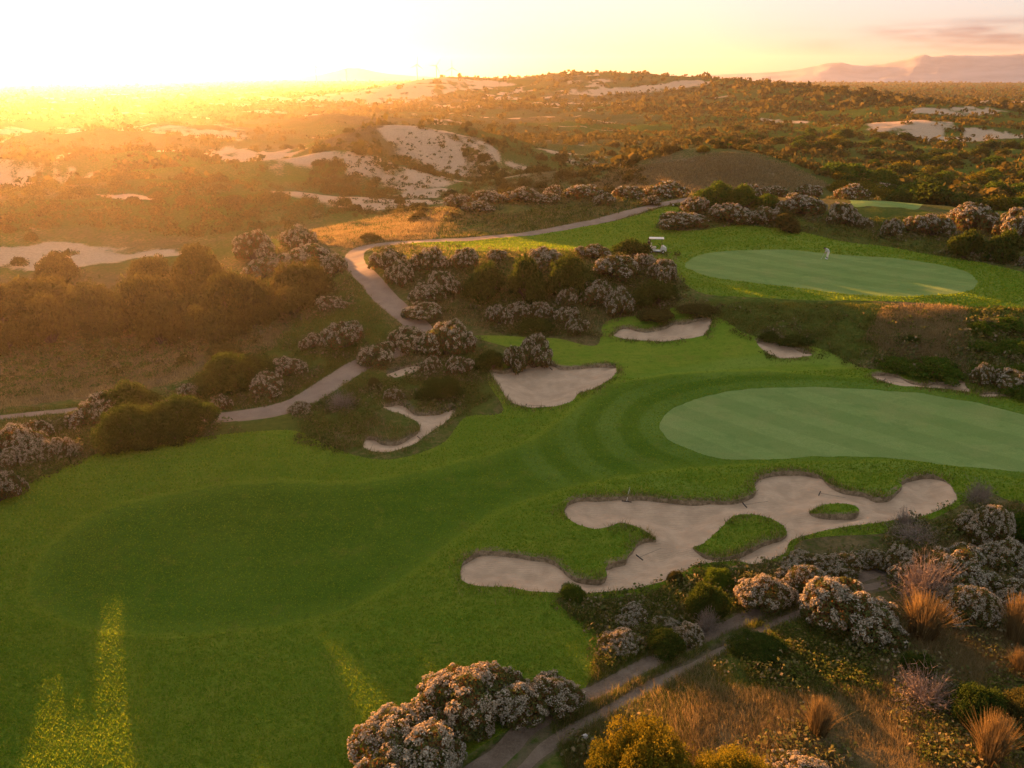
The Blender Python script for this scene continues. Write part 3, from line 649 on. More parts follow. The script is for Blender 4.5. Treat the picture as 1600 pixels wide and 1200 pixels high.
def proto(kind, seed, lod):
    """(part name, mesh, material) list of a plant one unit in radius standing on z = 0"""
    rng = np.random.default_rng(seed); out = []
    f = {0: 1.0, 1: .36, 2: .10}[lod]; g = {0: 1.0, 1: 1.65, 2: 3.0}[lod]
    if kind == 'F':
        L = make_lobes(rng, int(rng.integers(19, 28)))
        c, d = lobe_surface(L, int(380 * (1 if lod == 0 else .6 if lod == 1 else .35)), rng, 1.0, -.2)
        msk = vnoise(c[:, 0] * 5.1 + seed, c[:, 1] * 5.1 + c[:, 2] * 4.3, seed) > -.34
        msk &= (c[:, 2] + rng.normal(0, .12, len(c))) > .16
        c = c[msk]; d = d[msk]; per = int(22 * f * (1 if lod == 0 else 1.6)); rad = .072 if lod < 2 else .09
        w = rnd_dirs(len(c) * per, rng, .15); dd = np.repeat(d + np.array([0, 0, .35]), per, 0); dd /= np.linalg.norm(dd, axis=1)[:, None]; t, b = frame(dd, rng)
        wd = t * w[:, :1] + b * w[:, 1:2] + dd * w[:, 2:]; P = np.repeat(c, per, 0) + wd * rad * rng.uniform(.75, 1.05, (len(w), 1)) - dd * rad * .3
        out.append(('blossom', np_mesh('blossom', *heads(P, wd, .0155 * g, rng)), 'blossom'))
        P1, D1 = lobe_surface(L, int(5200 * f), rng, .96, -.6); V1 = leaf_quads(P1, D1, .030 * g, rng)
        P2, D2 = lobe_surface(L, int(2600 * f), rng, .80, -.9, .7); V2_ = leaf_quads(P2, D2, .050 * g, rng)
        out.append(('crown', np_mesh('crown', *V1), 'blossom_leaf')); out.append(('dead_twigs', np_mesh('dead_twigs', *V2_), 'dead'))
        if lod < 2: out.append(('stem', np_mesh('stem', *stems(L, rng)), 'bark'))
    elif kind in 'GOBYE':
        L = make_lobes(rng, int(rng.integers(15, 24)))
        mat = {'G': 'leaf_green', 'O': 'leaf_olive', 'B': 'leaf_bright', 'Y': 'leaf_yellow', 'E': 'scrub'}[kind]
        n = int({'Y': 16000}.get(kind, 12000) * f); s = (.020 if kind == 'Y' else .026) * g
        P1, D1 = lobe_surface(L, n, rng, 1.0, -.5); P1 = P1 + D1 * (rng.normal(0, .035, (n, 1)) + (.11 * (vnoise(P1[:, 0] * 7, P1[:, 1] * 7 + P1[:, 2] * 6, seed))[:, None]))
        P2, D2 = lobe_surface(L, int(n * .35), rng, .8, -.9, .7)
        if kind == 'Y':
            up = D1[:, 2] > .1; sp_ = smooth(.1, .6, vnoise(P1[up, 0] * 11, P1[up, 1] * 11, seed))[:, None]; P1[up] += np.array([0, 0, 1]) * np.abs(rng.normal(0, .03, (up.sum(), 1))) + np.array([0, 0, .16]) * sp_ * rng.uniform(0, 1, (up.sum(), 1))
        parts = [leaf_quads(P1, D1, s, rng, 1.0, .5), leaf_quads(P2, D2, s * 1.7, rng)]
        out.append(('crown', np_mesh('crown', *join(parts)), mat))
        if lod < 2: out.append(('stem', np_mesh('stem', *stems(L, rng)), 'bark'))
    elif kind == 'R':
        n = int(1500 * (1 if lod == 0 else .5)); a = rng.uniform(0, 2 * math.pi, n); lean = np.abs(rng.normal(0, .42, n)) * rng.uniform(.4, 1.3, n); h = rng.beta(2.2, 1.6, n) * .85 + .22
        base = np.c_[np.cos(a), np.sin(a), np.zeros(n)] * (rng.uniform(0, .28, n))[:, None]; o = np.c_[np.cos(a), np.sin(a), np.zeros(n)]
        w = np.cross(o, [0, 0, 1]) * .010 * (1 if lod == 0 else 1.7); V = []
        for k, tt in enumerate((0, .5, 1.0)):
            p = base + o * (lean * h * tt ** 1.7)[:, None] + np.c_[np.zeros((n, 2)), h * tt * (1 - .25 * lean * tt)]; ww = w * (1, .8, .15)[k]; V += [p - ww, p + ww]
        V = np.stack(V, 1).reshape(-1, 3); q = np.arange(n)[:, None] * 6
        m = int(n * .35); i = rng.integers(0, n, m); tip = V.reshape(n, 6, 3)[i, 4]
        out.append(('reed_stems', np_mesh('reed_stems', *join([(V, np.concatenate([q + [0, 1, 3, 2], q + [2, 3, 5, 4]])), leaf_quads(tip, np.tile([0, 0, 1.0], (m, 1)), .020, rng, .5, .4)])), 'reed'))
    elif kind == 'K':
        P = []
        for _ in range(60 if lod == 0 else 34):
            d = rnd_dirs(1, rng, .12)[0]; a = np.array([d[0] * .1, d[1] * .1, -.02]); m = d * rng.uniform(.4, .6) + rng.normal(0, .05, 3); m[2] = max(m[2], .08); P.append(tube(a, m, .016, .010, 3))
            for _ in range(5):
                e = m + (d + rng.normal(0, .55, 3)) * rng.uniform(.22, .45); e[2] = max(e[2], .03); P.append(tube(m, e, .010, .004, 3))
                for _ in range(3):
                    e2 = e + (d + rng.normal(0, .8, 3)) * rng.uniform(.08, .2); e2[2] = max(e2[2], .02); P.append(tube(e, e2, .007, .002, 3))
        out.append(('twigs', np_mesh('twigs', *join(P)), 'twig'))
        n = int(1500 * f); d = rnd_dirs(n, rng, .05); out.append(('crown', np_mesh('crown', *leaf_quads(d * rng.uniform(.45, .98, (n, 1)), d, .024 * g, rng)), 'twig'))
    return out
PROTO = {}
def get_proto(kind, lod, i):
    nv = {'F': 4, 'G': 2, 'O': 3, 'E': 4}.get(kind, 2) if lod else {'F': 4}.get(kind, 2)
    k = (kind, lod, i % nv)
    if k not in PROTO: PROTO[k] = proto(kind, 100 + hash(kind) % 7 * 0 + ord(kind) * 11 + lod * 3 + (i % nv) * 37, lod)
    return PROTO[k]
NAMES = {'F': 'flowering_shrub', 'G': 'leafy_shrub', 'O': 'olive_shrub', 'B': 'bright_green_shrub', 'Y': 'yellow_green_shrub', 'R': 'reed_clump', 'K': 'dry_shrub', 'E': 'scrub_bush'}
CATS = {'R': 'reeds'}
PLANTS = []
def plant(kind, loc, rx, rz, label, group=None, rot=None, lod=None, ry=None):
    i = len(PLANTS); d = math.hypot(loc[0], loc[1]); lod = (0 if d < 62 else 1 if d < 135 else 2) if lod is None else lod
    e = empty(NAMES[kind], loc, random.uniform(0, 6.28) if rot is None else rot)
    tag(e, label, CATS.get(kind, 'shrub'), group); sxy = (random.uniform(.92, 1.22), random.uniform(.85, 1.12))
    for nm, me, mt in get_proto(kind, lod, random.randrange(8)):
        o = bpy.data.objects.new(nm, me); COL.objects.link(o); o.parent = e
        if not me.materials: me.materials.append(M[mt])
        o.scale = (rx * sxy[0], rx * sxy[1], rz)
    PLANTS.append((loc[0], loc[1], rx)); return e
def plant_box(kind, u0, v0, u1, v1, label, group=None):
    """a plant that fills the picture box (u0, v0)-(u1, v1), standing on the ground at its foot"""
    uc = .5 * (u0 + u1); p = hit(uc, v1)[0]; dep = to_px(p)[2]; w = (u1 - u0) * dep / FOC; r = w * .5
    dirn = np.array([p[0], p[1]]) / math.hypot(p[0], p[1]); c = p[:2] + dirn * r * .62
    z = float(H(np.array([c[0]]), np.array([c[1]]))[0]); dist = math.hypot(*c); d = ray(uc, v0)
    top = CAMZ + d[2] * dist / math.hypot(d[0], d[1]); h = min(max(top - z, .45 * r), 2.1 * r)
    if kind == 'C': kind = 'B'; h = min(h, .55 * r)
    if kind == 'Y': h = min(h, 1.4 * r)
    if kind == 'F' and dist < 45: h = min(h, 1.05 * r)
    plant(kind, (float(c[0]), float(c[1]), z - .05), r * 1.04, h * 1.0, label, group)
FR = 'pale flowering shrub '
SHRUBS = [
 # foreground left clump
 ('F', 530,1050,725,1240, FR + 'at the left end of the big foreground clump'), ('F', 640,1008,825,1165, FR + 'tallest of the big clump beside the dirt track'),
 ('F', 765,1022,908,1138, FR + 'at the right end of the big foreground clump'), ('F', 585,1100,745,1245, FR + 'lowest of the big foreground clump, at the bottom edge'), ('F', 690,1070,800,1150, FR + 'at the front of the big clump, facing the wheel ruts'),
 ('Y', 890,1145,1010,1275, 'yellow green leafy shrub at the bottom edge nearest the wheel ruts'), ('Y', 935,1110,1115,1290, 'tallest yellow green leafy shrub at the bottom edge'), ('Y', 1060,1140,1200,1280, 'yellow green shrub at the bottom edge, right of the tallest'),
 ('F', 1185,1180,1300,1250, 'pinkish flowering shrub cut off by the bottom edge'),
 # strip between bunker and track
 ('F', 958,930,1016,985, 'pinkish flowering shrub, leftmost on the strip below the bunker'), ('F', 1016,940,1062,992, 'small yellowish flowering shrub in the middle of the strip below the bunker'),
 ('F', 1050,960,1102,1008, FR + 'at the track edge below the front bunker'), ('F', 935,965,1000,1024, 'brown and grey flowering shrub at the lower left of the strip'),
 ('B', 872,912,916,945, 'small bright green shrub at the tip of the front bunker'), ('K', 1088,942,1120,990, 'grey twiggy shrub beside the dirt track below the bunker'),
 ('B', 1090,885,1150,925, 'bright green low shrub left of the pale bunker-side shrubs'), ('G', 1060,910,1135,975, 'dark green shrub in the strip between bunker and track'),
 ('G', 1000,985,1080,1030, 'low green shrub along the upper edge of the dirt track'), ('O', 1040,890,1068,915, 'small round olive shrub standing on the bunker sand edge'),
 # shrubs along the right of the bunker
 ('F', 1140,857,1240,958, FR + 'with two pale crests at the end of the front bunker'), ('F', 1218,842,1292,905, FR + 'second of the row along the front bunker'),
 ('F', 1272,838,1348,908, FR + 'third of the row along the front bunker'), ('F', 1338,828,1390,890, FR + 'last of the row along the front bunker'),
 ('F', 1210,866,1290,930, 'shaded flowering shrub in front of the row by the bunker'), ('F', 1245,876,1405,1005, 'largest white flowering shrub at the right, beside the dirt track'),
 ('F', 1370,852,1455,912, 'sunlit tan shrub behind the large white flowering shrub'), ('F', 1425,852,1558,935, 'wide sunlit flowering shrub at the right, crest glowing orange'),
 ('K', 1395,880,1482,955, 'dry grey shrub between the white and the wide sunlit shrub'), ('F', 1450,905,1558,980, 'flowering shrub just behind the tawny reed clump'),
 ('F', 1528,822,1612,895, 'flowering shrub with reeds at the right edge'), ('F', 1498,786,1572,848, FR + 'below the tip of the front bunker at right'),
 ('K', 1503,757,1547,792, 'grey twiggy shrub on the corner of the front bunker'), ('B', 1565,795,1630,850, 'green shrub at the right edge beyond the front bunker'),
 ('K', 1394,798,1428,828, 'tiny upright twiggy shrub against the bunker sand'), ('K', 1395,822,1455,852, 'low grey twiggy shrub below the bunker sand'),
 ('F', 1545,872,1630,960, 'orange lit shrub at the right edge above the reeds'), ('R', 1378,925,1495,1015, 'wide tawny reed clump below the flowering shrubs'),
 ('R', 1543,920,1625,1015, 'tawny reed clump at the right edge'), ('R', 1488,1105,1590,1215, 'glowing reed clump in the bottom right corner'), ('R', 1238,1068,1312,1165, 'single upright reed clump in the dry grass'),
 ('R', 1560,1010,1625,1065, 'small pale reed tuft at the right edge'), ('K', 1398,1050,1482,1115, 'pale pinkish dead shrub lying in the rough grass'),
 ('G', 1395,1015,1455,1065, 'small dark green shrub below the wide reed clump'), ('G', 1460,1065,1565,1140, 'green shrub right of the pale dead shrub'), ('O', 1555,1080,1640,1150, 'dark olive shrub at the right edge near the corner'),
 ('G', 1140,1000,1230,1040, 'low green patch of shrub beside the dirt track at right'),
 # left edge group
 ('F', -5,660,82,722, 'largest flowering shrub of the group at the left edge'), ('F', 33,652,90,688, 'flowering shrub behind the largest one at the left edge'), ('F', 58,680,100,720, 'round flowering shrub right of the largest at left'),
 ('F', 33,694,82,728, 'front flowering shrub of the left edge group'), ('F', 96,682,130,716, 'brownish flowering shrub nearest the fairway edge at left'), ('F', -25,698,28,738, 'flowering shrub cut by the left edge above the fairway'),
 ('F', -30,728,40,790, 'lowest flowering shrub at the left edge'), ('F', 100,630,162,668, 'tan flowering shrub left of the orange lit shrub'), ('F', 136,609,190,648, 'flowering shrub between the tan one and the domed orange shrub'),
 ('G', 164,596,246,646, 'domed shrub with glowing orange rim at left'), ('G', 154,634,272,708, 'broad dark shrub with orange lit top beside the fairway'), ('G', 232,622,345,692, 'long dark green shrub where the path disappears'),
 # left hillside
 ('F', 280,595,318,625, 'small tan flowering shrub on the hillside above the path bend'), ('F', 334,612,364,642, 'small flowering shrub just above the path bend'), ('G', 310,552,422,618, 'broad green shrub on the hillside above the path'),
 ('F', 386,582,452,624, 'flowering shrub above the path, lower of two'), ('F', 420,554,480,594, 'flowering shrub above the path, upper of two'), ('F', 466,518,512,548, 'low flowering shrub left of a taller one on the hillside'),
 ('F', 505,497,575,550, 'tall flowering shrub on the hillside between the path bends'), ('F', 494,460,543,488, 'highest flowering shrub on the grassy hillside'), ('F', 404,487,441,505, 'small shrub on the crest of the hillside'), ('O', 325,535,385,565, 'brown shrub on the lower crest of the hillside'),
 ('F', 555,532,624,575, 'round flowering shrub at the broken end of the path'), ('F', 447,627,491,648, 'small pale shrub on the outer edge of the path'), ('K', 514,614,556,642, 'grey twiggy shrub beside the path'),
 ('O', 574,588,596,610, 'small round brown shrub on the green knoll'), ('F', 596,604,632,630, 'small flowering shrub above the hook-shaped bunker'),
 ('F', 652,497,742,562, 'big domed flowering shrub where the path vanishes'), ('F', 604,508,672,552, 'dull grey shrub across the end of the path'), ('F', 690,552,744,590, 'flowering shrub below the big domed one'), ('F', 654,556,692,588, 'small shrub left below the big domed one'),
 ('F', 782,526,826,584, 'left of two flowering shrubs beside the middle bunker'), ('F', 808,520,860,578, 'right of two flowering shrubs beside the middle bunker'), ('G', 742,545,792,584, 'green shrub left of the middle bunker'), ('G', 655,590,720,632, 'green shrub above the hook-shaped bunker rim'),
 # mound
 ('F', 578,380,640,428, 'flowering shrub at the left tip of the mound beside the path'), ('F', 600,405,655,450, 'flowering shrub on the path side of the mound'), ('F', 636,382,702,430, 'flowering shrub on the upper left of the mound'),
 ('F', 664,420,722,468, 'flowering shrub in the middle of the mound'), ('F', 640,440,700,482, 'low flowering shrub on the left slope of the mound'), ('F', 702,384,748,424, 'flowering shrub on the mound crest beside golden grass'), ('F', 630,470,690,505, 'scrubby shrub at the foot of the mound by the path'),
 ('F', 757,386,792,412, 'small round shrub on the crest of the mound'), ('F', 818,384,882,424, 'broad flowering shrub on the mound crest'), ('F', 895,378,960,408, 'flowering shrub at the back of the mound near the cart'), ('F', 922,394,1002,446, 'largest flowering shrub on the right of the mound'),
 ('F', 984,394,1032,424, 'flowering shrub in front of the golf cart'), ('F', 1008,402,1060,446, 'grey shrub on the right shoulder of the mound'), ('F', 908,434,952,482, 'pale flowering shrub on the front slope of the mound'), ('F', 940,446,992,498, 'tall pale shrub on the front slope of the mound'),
 ('F', 864,446,908,484, 'brown flowering shrub on the front of the mound'), ('G', 722,408,802,478, 'leftmost dark green shrub on the mound'), ('G', 785,398,862,480, 'middle dark green shrub on the mound'), ('G', 846,396,926,472, 'rightmost tall dark green shrub on the mound'), ('G', 958,372,1018,404, 'green shrub behind the mound beside the cart'),
 ('G', 985,436,1065,484, 'green shrub on the right slope of the mound'), ('F', 758,472,802,514, 'first pale shrub of the row at the foot of the mound'), ('F', 790,470,828,502, 'second pale shrub of the row at the foot of the mound'), ('F', 828,468,866,502, 'third pale shrub of the row at the foot of the mound'),
 ('F', 864,476,908,510, 'fourth pale shrub of the row at the foot of the mound'), ('F', 878,494,922,526, 'lowest pale shrub in front of the row at the mound'), ('G', 800,498,870,522, 'low green shrub at the foot of the mound'),
 ('O', 990,482,1060,512, 'dark brown shrub along the lip of the bank bunker'), ('O', 1050,474,1125,502, 'dark shrub at the right end of the bank bunker'), ('G', 1184,517,1216,536, 'dark green shrub on the lip of the smallest bunker'), ('G', 1212,524,1268,546, 'long low shrub above the smallest bunker'),
 ('G', 1410,523,1436,540, 'single dark shrub on the bare brown bank'), ('C', 1364,560,1432,585, 'left part of the hedge above the thin bunker'), ('C', 1412,566,1505,595, 'right part of the hedge above the thin bunker'),
 # right bank
 ('C', 1503,482,1552,522, 'creeping green shrub at the upper left of the right bank'), ('C', 1545,480,1605,522, 'creeping green shrub at the upper right of the right bank'), ('C', 1508,512,1562,556, 'creeping green shrub in the middle of the right bank'), ('C', 1555,512,1625,560, 'creeping green shrub at the right edge of the bank'), ('C', 1510,548,1565,592, 'lowest creeping green shrub at the left foot of the bank'), ('C', 1556,552,1625,598, 'creeping green shrub above the pale blossom by the right edge'),
 ('F', 1514,564,1548,604, 'pale flowering shrub right of the thin bunker'), ('F', 1540,574,1610,612, 'row of pale blossom by the right edge beside the thin bunker'), ('B', 1560,600,1635,626, 'bright green low shrub at the right edge above the green'),
 # behind the upper green
 ('F', 1030,328,1108,360, 'brown scrubby shrub at the point above the cart'), ('F', 1060,304,1112,338, 'orange lit shrub by the path end'), ('F', 1108,314,1175,352, 'first grey shrub of the row behind the upper green'), ('F', 1162,318,1226,354, 'second grey shrub of the row behind the upper green'),
 ('O', 1204,328,1252,364, 'third shrub of the row behind the upper green'), ('B', 1084,286,1148,326, 'left of two bright green shrubs beyond the path end'), ('B', 1136,288,1186,328, 'right of two bright green shrubs beyond the path end'), ('B', 1172,304,1216,328, 'small green shrub right of the bright pair'),
 ('F', 1148,284,1186,312, 'shrub with pale top behind the bright green pair'), ('F', 1182,288,1232,308, 'low pale shrub on the skyline of the tan dune'), ('F', 1214,300,1292,338, 'large dark flowering shrub behind the upper green'), ('F', 1240,286,1285,308, 'orange topped shrub below the tan dune'),
 ('F', 1288,314,1346,352, 'flowering shrub left below the small tee'), ('F', 1306,286,1352,312, 'grey shrub left of the small tee'), ('F', 1350,284,1402,308, 'grey shrub above the small tee'), ('F', 1336,338,1364,358, 'small shrub low on the bank behind the green'), ('F', 1374,338,1408,372, 'pale shrub in the middle of the far bank'),
 ('F', 1418,330,1484,372, 'round flowering shrub right of the small tee'), ('F', 1478,316,1560,362, 'wide flowering shrub on the right skyline of the bank'), ('F', 1545,320,1615,376, 'flowering shrub at the right edge of the far bank'), ('G', 1478,358,1540,406, 'left dark shrub at the foot of the far bank'),
 ('G', 1530,356,1600,412, 'right dark shrub at the foot of the far bank'), ('F', 1518,388,1552,407, 'small pale shrub at the back edge of the upper green'), ('F', 1588,398,1625,418, 'small shrub at the right edge behind the upper green'),
]
for s in SHRUBS: plant_box(*s)
RIDGE = [(690,300,742,326,'lowest shrub at the left end of the ridge row'),(735,294,792,322,'second shrub from the left on the ridge row'),(780,290,850,318,'broad grey shrub left of centre on the ridge row'),(845,288,882,312,'narrow shrub between two broad ones on the ridge row'),
 (880,285,952,314,'broadest pale shrub in the middle of the ridge row'),(958,288,1012,311,'shrub right of the broadest one on the ridge row'),(1008,282,1072,310,'dark domed shrub at the right end of the ridge row by the path end'),(1000,303,1034,322,'small tan shrub just above the path near its far end'),
 (830,300,880,320,'shrub on the slope below the narrow ridge shrub'),(720,312,770,334,'shrub on the slope at the left end of the ridge'),(920,300,965,322,'shrub on the slope below the broadest ridge shrub')]
for u0, v0, u1, v1, lab in RIDGE: plant_box('F', u0, v0, u1, v1, lab, 'shrubs along the ridge')
for u0, v0, u1, v1, lab in [(270,378,362,472,'tallest rounded dark bush of the thicket, beside the sand flat'),(0,424,122,505,'broad dark bush at the left end of the thicket'),(100,436,205,522,'dark thicket bush second from the left edge'),(190,418,292,522,'dark thicket bush in front of the sand flat end'),
   (330,415,442,522,'big dark bush in the centre of the thicket'),(420,398,522,482,'dark bush at the right end of the thicket above the hillside'),(-60,440,60,520,'dark bush cut off by the left edge in the thicket'),(250,450,360,525,'low dark bush at the foot of the tallest thicket bush'),(410,440,500,500,'low dark bush behind the hillside crest'),(140,470,230,530,'lowest bush at the front of the thicket'),
   (30,455,130,545,'front row dark bush below the left end of the thicket'),(215,455,300,545,'front row dark bush near the middle of the thicket'),(300,470,385,540,'front row dark bush right of the middle of the thicket'),(360,455,440,520,'dark bush wedged between the thicket centre and the hillside'),(-40,500,50,560,'brown bush low at the left edge below the thicket'),(60,390,130,445,'dark bush behind the left end of the thicket'),(205,395,270,445,'dark bush behind the thicket at the end of the sand flat'),(440,415,535,470,'dark bush at the top right of the thicket below the path bend')]:
    plant_box('O', u0, v0, u1, v1, lab, 'thicket bushes')
for u0, v0, u1, v1, lab in [(356,354,440,412,'amber lit shrub at the upper left of the thicket crest'),(430,378,532,432,'broad amber lit shrub left of the path bend'),(438,350,502,388,'highest amber lit shrub above the thicket'),(500,395,548,430,'small shrub directly left of the path bend'),(380,400,440,440,'amber lit shrub low on the thicket crest')]:
    plant_box('F', u0, v0, u1, v1, lab, 'crest shrubs')
for u0, v0, u1, v1, lab in [(560,362,600,378,'low golden bush just above the path bend'),(620,318,640,330,'small bush in the middle of the sandy valley floor'),(700,330,720,342,'small bush at the foot of the ridge row'),(640,330,665,345,'bush nearest the path on the sandy valley floor'),(590,298,606,308,'highest small bush on the sandy valley floor'),
   (570,290,585,300,'tiny bush at the foot of the sandy hill'),(650,322,672,334,'bush right of the middle of the valley floor'),(548,318,566,330,'leftmost bush on the sandy valley floor'),(40,360,60,378,'dark bush on the slope above the left sand flat'),(100,385,112,400,'tiny lone bush in the middle of the left sand flat'),(20,400,40,415,'low bush at the front of the left sand flat'),(0,350,30,365,'bush at the left edge above the sand flat')]:
    plant_box('E', u0, v0, u1, v1, lab, 'bushes on the sand')

# ------------------------------------------------------------------ scrub plain: the 300 largest bushes singly, the rest as one mass
def far_sites(n, r0, r1, seed):
    rng = np.random.default_rng(seed); a = rng.uniform(-.72, .72, n); r = np.exp(rng.uniform(math.log(r0), math.log(r1), n))
    x, y = np.sin(a) * r, np.cos(a) * r
    ok = sandmask(x, y) < rng.uniform(.1, .75, n); dens = .5 + .5 * fbm(x / 60, y / 40, 81, 3); right = smooth(.05, .3, a)
    ok &= rng.uniform(0, 1, n) < np.clip(dens * 2.0 - .55 + right * .55 + .25 * smooth(300, 600, r), .04, 1); return x[ok], y[ok], rng
x, y, rng = far_sites(1900, 150, 420, 5); z = H(x, y); u, v, dd = to_px(np.c_[x, y, z])
vis = (u > -40) & (u < 1640) & (v < 330) & ~((u > 1000) & (u < 1300) & (v > 240)); x, y, z = x[vis], y[vis], z[vis]
sz = rng.uniform(1.2, 3.2, len(x)) * (.65 + .5 * smooth(.1, .35, np.arctan2(x, y)))
o = np.argsort(-sz / np.hypot(x, y)); pick = o[:290]
for i in pick:
    rightish = x[i] > 40
    kind = 'E' if not rightish else ('B' if rng.random() < .35 else 'Y' if rng.random() < .3 else 'G')
    nm = 'scrub_bush'; rg_ = math.hypot(x[i], y[i]); band = 'near edge' if rg_ < 200 else 'middle' if rg_ < 270 else 'far side'
    if rightish: lab = '%s bush in the %s of the dense thicket beyond the tan dune' % ({'B': 'bright green', 'Y': 'yellow tipped', 'G': 'dark green'}[kind], band); grp = 'bushes in the right thicket'
    else: lab = 'olive bush on the %s of the hazy scrub plain, %s' % (band, 'toward the sun' if x[i] < -.25 * y[i] else 'left of the tan dune' if x[i] < 10 else 'behind the tan dune'); grp = 'bushes on the hazy plain'
    part = get_proto(kind, 2, int(rng.integers(0, 8)))[0]; me = part[1]
    if not me.materials: me.materials.append(M[part[2]])
    ob = bpy.data.objects.new(nm, me); COL.objects.link(ob); ob.location = (x[i], y[i], z[i] - .15); ob.rotation_euler = (0, 0, rng.uniform(0, 6.28))
    ob.scale = (sz[i] * 1.15, sz[i] * 1.15, sz[i] * rng.uniform(.8, 1.15)); tag(ob, lab, 'bush', grp)
def scrub_mass(x, y, z, s, nq, size, seed):
    rng = np.random.default_rng(seed); n = len(x); d = rnd_dirs(n * nq, rng, -.1).reshape(n, nq, 3)
    lob = rng.normal(0, .35, (n, 4, 3)) * np.array([1, 1, .3]); k = rng.integers(0, 4, (n, nq)); off = np.take_along_axis(lob, k[..., None].repeat(3, -1), 1)
    P = (off + d * np.array([.62, .62, .8]) * rng.uniform(.75, 1.0, (n, nq, 1))) * s[:, None, None] + np.c_[x, y, z + s * .10][:, None, :]
    return leaf_quads(P.reshape(-1, 3), d.reshape(-1, 3), np.repeat(s * size, nq), rng, .6, .7)
rest = o[290:]; parts = [scrub_mass(x[rest], y[rest], z[rest], sz[rest], 60, .17, 1)]
x2, y2, rng = far_sites(12500, 190, 900, 6); z2 = H(x2, y2); s2 = np.clip(rng.lognormal(.25, .42, len(x2)), .5, 3.4) * (1 + .4 * smooth(300, 800, np.hypot(x2, y2))); parts.append(scrub_mass(x2, y2, z2, s2, 18, .32, 2))
x3, y3, rng = far_sites(21000, 600, 4000, 7); z3 = H(x3, y3); s3 = np.clip(rng.lognormal(.8, .4, len(x3)), 1.0, 5.5) * (1 + .5 * smooth(1500, 4000, np.hypot(x3, y3))); parts.append(scrub_mass(x3, y3, z3, s3, 8, .53, 3))
# ------------------------------------------------------------------ grass and ground cover
def blades(P, h, w, rng, lean=.35, face=None):
    n = len(P); a = rng.uniform(0, 2 * math.pi, n); o = np.c_[np.cos(a), np.sin(a), np.zeros(n)]; s = np.c_[-np.sin(a), np.cos(a), np.zeros(n)]
    tip = P + o * (h * np.abs(rng.normal(0, lean, n)))[:, None] + np.c_[np.zeros((n, 2)), h]
    V = np.stack([P - s * (w * .5)[:, None], P + s * (w * .5)[:, None], tip], 1).reshape(-1, 3); return V, np.arange(n * 3).reshape(-1, 3)
def in_px(polys, n, rng):
    """ground points spread evenly over picture regions"""
    P = np.array(polys, float); out = np.zeros((0, 2))
    while len(out) < n:
        q = np.c_[rng.uniform(P[:, 0].min(), P[:, 0].max(), n * 2), rng.uniform(P[:, 1].min(), P[:, 1].max(), n * 2)]; out = np.r_[out, q[inside(q[:, 0], q[:, 1], P)]]
    return hit_fast(out[:n, 0], out[:n, 1])
_gu, _gv = np.meshgrid(np.linspace(-120, 1720, 231), np.linspace(180, 1330, 231)); _gp = hit(_gu.ravel(), _gv.ravel())[:, :2].reshape(231, 231, 2)
def hit_fast(u, v):
    i = np.clip((u + 120) / 8, 0, 229.99); j = np.clip((v - 180) / 5, 0, 229.99); a = i.astype(int); b = j.astype(int); fa = (i - a)[:, None]; fb = (j - b)[:, None]
    p = (_gp[b, a] * (1 - fa) + _gp[b, a + 1] * fa) * (1 - fb) + (_gp[b + 1, a] * (1 - fa) + _gp[b + 1, a + 1] * fa) * fb; return np.c_[p, H(p[:, 0], p[:, 1])]
def bar(P, gap=0.0):
    """keep points off sand, path, ruts"""
    x, y = P[:, 0], P[:, 1]; k = np.ones(len(P), bool)
    for b in BUNK:
        ins = inside(x, y, Z[b])
        if b == 'bunker_front':
            for I in ISL: ins &= ~inside(x, y, I)
        k &= ~ins
    k &= ~inside(x, y, PATH) & (dist_to(x, y, PATH, 1.0) > gap) & (dist_to(x, y, RUTAC, 1.0, False) > .40 + gap) & (dist_to(x, y, RUTBC, 1.0, False) > .28 + gap)
    return k
def lifted(P):
    sd, dp = bunker_sd(P[:, 0], P[:, 1], 2.0); ln = .5 + .5 * fbm(P[:, 0] / 2.2, P[:, 1] / 2.2, 71, 3); P = P.copy(); P[:, 2] += .22 * dp * smooth(1.9, 0, sd) * (.6 + .8 * ln); return P
rng = np.random.default_rng(21)
def cover(P, s, nq, size, seed):
    r = np.hypot(P[:, 0], P[:, 1]); parts = []
    for k, m, q in ((r < 52, 1.4, .66), ((r >= 52) & (r < 80), .8, .95), (r >= 80, .5, 1.3)):
        parts.append(scrub_mass(P[k, 0], P[k, 1], P[k, 2] - s[k] * .1, s[k], int(nq * m), size * q, seed + len(parts)))
    return join(parts)
FULL = [(-100, 1320), (-100, 460), (1700, 460), (1700, 1320)]
# turf: short upright blades that catch the low sun
P = np.r_[in_px([(-100,1320),(-100,640),(1700,560),(1700,1320)], 430000, rng), in_px([(600,400),(600,365),(1060,318),(1250,350),(1700,430),(1700,490),(1060,470)], 50000, rng)]
k = bar(P); t = np.zeros(len(P), bool)
for Q in TURF: t |= inside(P[:, 0], P[:, 1], Q)
gr = inside(P[:, 0], P[:, 1], Z['green_low']) | inside(P[:, 0], P[:, 1], Z['green_up']); k &= t & ~gr; P = lifted(P[k]); rr_ = np.hypot(P[:, 0], P[:, 1])
fw = inside(P[:, 0], P[:, 1], Z['fairway']); h = rng.uniform(.035, .085, len(P)) * np.where(fw, .55, 1.1) * (.6 + rr_ / 80); w = .0020 * rr_ * rng.uniform(.6, 1.2, len(P))
tag(link('turf_grass', np_mesh('turf_grass', *blades(P, h, w, rng, .95)), None, M['turf_blade']), 'short upright turf grass on fairway and rough', 'grass', kind='stuff')
